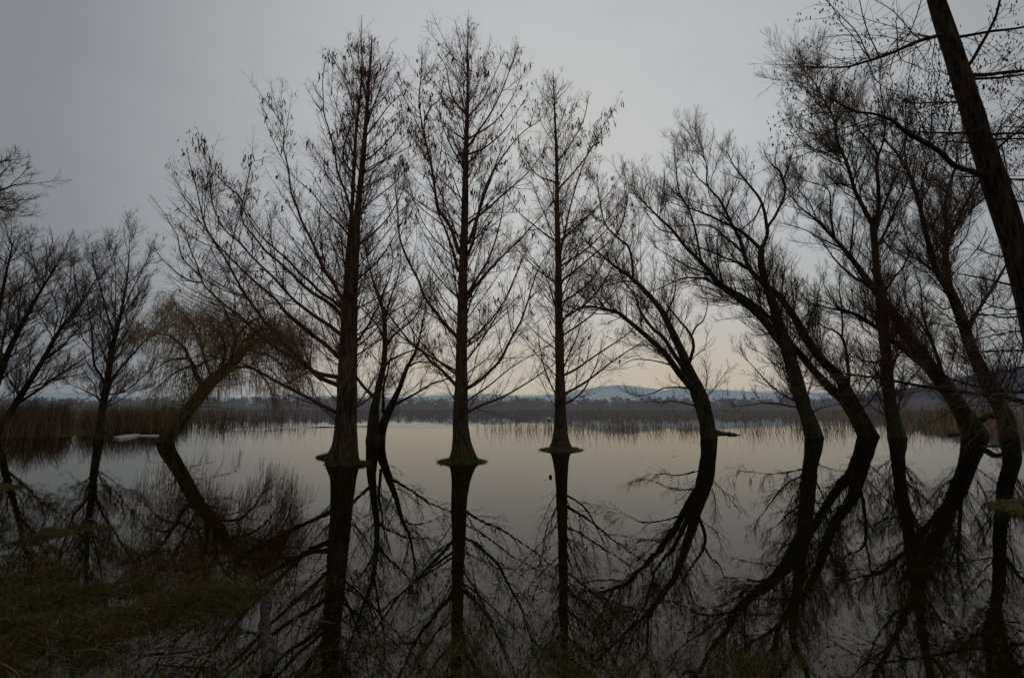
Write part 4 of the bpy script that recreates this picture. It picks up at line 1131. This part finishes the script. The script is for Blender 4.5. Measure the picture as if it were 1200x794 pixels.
s = Soup(); q = np.array([[c_ + [0, 0, .40], c_ + [0, 0, .52]]]); tubes(s, q, np.array([[.035, .03]]), 8); s.build('mooring_ring', M['buoy_dark'], b_, c_)
Yb = ground_Y(559); p_, t_ = at(645, 559, Yb); c_ = np.array([p_[0], Yb, 0])
f_ = thing('float', 'small dark round float drifting on still water below the slim cypress', 'float', tuple(c_))
ball(f_, 'ball', M['float'], c_ + [0, 0, .018], .038, -1, 1, c_)
s = Soup(); tubes(s, np.array([[c_ + [0, 0, .052], c_ + [.004, 0, .066]]]), np.array([[.008, .006]]), 6); s.build('eyelet', M['float'], f_, c_)

# pale slab at the edge of the left reeds
def slab(pts, label, z0=.0, z1=.07):
    P = []
    for (px, py) in pts:
        Yg = ground_Y(py); p_, _ = at(px, py, Yg); P.append((p_[0], Yg))
    P = np.array(P); n = len(P); c_ = np.r_[P.mean(0), 0]
    s = Soup(); lo = np.c_[P, np.full(n, z0 - .03)]; hi = np.c_[P * .97 + P.mean(0) * .03, z1 + .04 * rng.random(n)]
    ctr = np.r_[P.mean(0), z1 + .03][None]
    s.add(np.vstack([lo, hi, ctr]), [(i, (i + 1) % n, n + (i + 1) % n, n + i) for i in range(n)], [(n + i, n + (i + 1) % n, 2 * n) for i in range(n)])
    return tag(s.build('ice_slab', M['slab'], None, c_, smooth=False), label, 'slab', 'pale flat slabs at the edge of the left reeds')
slab([(132, 513.6), (140, 515), (150, 514), (158, 512.2), (166, 510.4), (160, 509.3), (146, 511)], 'larger pale flat slab at the edge of the left reeds, beside the slender tree', 0, .06)
slab([(160, 511.2), (175, 512), (190, 511), (186, 510.2), (170, 509.8)], 'narrow pale slab stretching towards the foot of the weeping willow', 0, .03)

# bits floating on the lake
for k, (px, py, r, lb) in enumerate([(753, 536, .035, 'dark floating leaf on open water left of the first leaning willow'), (789, 535, .05, 'dark floating leaf closest to the first leaning willow trunk'),
                                     (1157, 576, .06, 'dark floating leaf near the mossy mound at the right edge'), (995, 535, .07, 'dark floating leaf between the second and third leaning willows')]):
    Yg = ground_Y(py); p_, _ = at(px, py, Yg); c_ = np.array([p_[0], Yg, 0])
    nn = 12; a = np.arange(nn) * 2 * np.pi / nn
    rr = r * (1 + .25 * np.cos(a) + .12 * np.sin(3 * a))
    V = np.vstack([np.c_[np.cos(a) * rr * 1.7, np.sin(a) * rr * .8, .008 + .012 * np.abs(np.cos(a))], [[0, 0, .006]]]) + c_
    s = Soup(); s.add(V, None, [(i, (i + 1) % nn, nn) for i in range(nn)], np.full(nn + 1, .1))
    tag(s.build('floating_leaf', M['catkin'], None, c_), lb, 'leaf', 'dead leaves afloat on the lake')

# ---------------------------------------------------------------- sky and light
SUN_EL, SUN_AZ = math.radians(58), math.radians(4)
wd = bpy.data.worlds.new('World'); scene.world = wd; wd.use_nodes = True
nt = wd.node_tree
for n_ in list(nt.nodes): nt.nodes.remove(n_)
out = nt.nodes.new('ShaderNodeOutputWorld')
sky = nt.nodes.new('ShaderNodeTexSky'); sky.sky_type = 'NISHITA'; sky.sun_disc = False
sky.sun_elevation = SUN_EL; sky.sun_rotation = SUN_AZ
bg1 = nt.nodes.new('ShaderNodeBackground'); bg1.inputs[1].default_value = .05
nt.links.new(sky.outputs[0], bg1.inputs[0])
tc = nt.nodes.new('ShaderNodeTexCoord')
nv = nt.nodes.new('ShaderNodeVectorMath'); nv.operation = 'NORMALIZE'; nt.links.new(tc.outputs['Generated'], nv.inputs[0])
# brightest part of the overcast: ahead, a third of the way up
bd = nt.nodes.new('ShaderNodeVectorMath'); bd.operation = 'DOT_PRODUCT'
be, ba = math.radians(24), math.radians(7)
bd.inputs[1].default_value = (math.sin(ba) * math.cos(be), math.cos(ba) * math.cos(be), math.sin(be))
nt.links.new(nv.outputs[0], bd.inputs[0])
mp = nt.nodes.new('ShaderNodeMapping'); mp.inputs['Scale'].default_value = (1.5, 1.5, 5)
nt.links.new(nv.outputs[0], mp.inputs[0])
cn = tex_noise(nt, mp.outputs[0], 1.5, 5, .5)
wob = nt.nodes.new('ShaderNodeMath'); wob.operation = 'MULTIPLY_ADD'; wob.inputs[1].default_value = .11
nt.links.new(cn, wob.inputs[0]); nt.links.new(bd.outputs['Value'], wob.inputs[2])
mrr = nt.nodes.new('ShaderNodeMapRange'); mrr.inputs[1].default_value = -1 + .052; mrr.inputs[2].default_value = 1 + .052
nt.links.new(wob.outputs[0], mrr.inputs[0])
SKY = ramp(nt, [(0, (.205, .208, .210)), (.52, (.190, .195, .200)), (.72, (.180, .192, .204)), (.83, (.252, .268, .284)), (.93, (.425, .442, .453)), (.98, (.515, .520, .524)), (1, (.55, .55, .545))], mrr.outputs[0])
# warm light low over the far hills
sx = nt.nodes.new('ShaderNodeSeparateXYZ'); nt.links.new(nv.outputs[0], sx.inputs[0])
el = nt.nodes.new('ShaderNodeMapRange'); el.interpolation_type = 'SMOOTHSTEP'
el.inputs[1].default_value = .34; el.inputs[2].default_value = .04
nt.links.new(sx.outputs[2], el.inputs[0])
azr = nt.nodes.new('ShaderNodeMapRange'); azr.interpolation_type = 'SMOOTHSTEP'
azr.inputs[1].default_value = .66; azr.inputs[2].default_value = .96
nt.links.new(bd.outputs['Value'], azr.inputs[0])
wm_ = nt.nodes.new('ShaderNodeMath'); wm_.operation = 'MULTIPLY'; nt.links.new(el.outputs[0], wm_.inputs[0]); nt.links.new(azr.outputs[0], wm_.inputs[1])
wcl = nt.nodes.new('ShaderNodeMath'); wcl.operation = 'MULTIPLY'; nt.links.new(wm_.outputs[0], wcl.inputs[0])
nt.links.new(ramp(nt, [(.3, (.55, .55, .55)), (.65, (1, 1, 1))], cn), wcl.inputs[1])
mxs = nt.nodes.new('ShaderNodeMixRGB'); nt.links.new(wcl.outputs[0], mxs.inputs[0])
nt.links.new(SKY, mxs.inputs[1])
nt.links.new(ramp(nt, [(0, (.52, .42, .29)), (.10, (.56, .48, .365)), (.22, (.58, .54, .46))], sx.outputs[2]), mxs.inputs[2])
bg2 = nt.nodes.new('ShaderNodeBackground'); bg2.inputs[1].default_value = 1.0
nt.links.new(mxs.outputs[0], bg2.inputs[0])
mxw = nt.nodes.new('ShaderNodeMixShader'); mxw.inputs[0].default_value = .97
nt.links.new(bg1.outputs[0], mxw.inputs[1]); nt.links.new(bg2.outputs[0], mxw.inputs[2])
nt.links.new(mxw.outputs[0], out.inputs[0])

sun = bpy.data.lights.new('sun', 'SUN'); sun.energy = .25; sun.angle = math.radians(30); sun.color = (1, .95, .88)
so = bpy.data.objects.new('sun', sun); COL.objects.link(so)
so.rotation_euler = (math.radians(90) - SUN_EL, 0, math.pi - SUN_AZ)

cam = bpy.data.cameras.new('camera'); cam.sensor_width = 36; cam.lens = 36 * F / 1200; cam.clip_end = 20000; cam.clip_start = .05
co = bpy.data.objects.new('camera', cam); COL.objects.link(co)
co.location = (0, 0, EYE); co.rotation_euler = (math.pi / 2 + TH, 0, 0)
scene.camera = co
scene.view_settings.view_transform = 'Standard'; scene.view_settings.look = 'None'
scene.view_settings.exposure = 0; scene.view_settings.gamma = 1
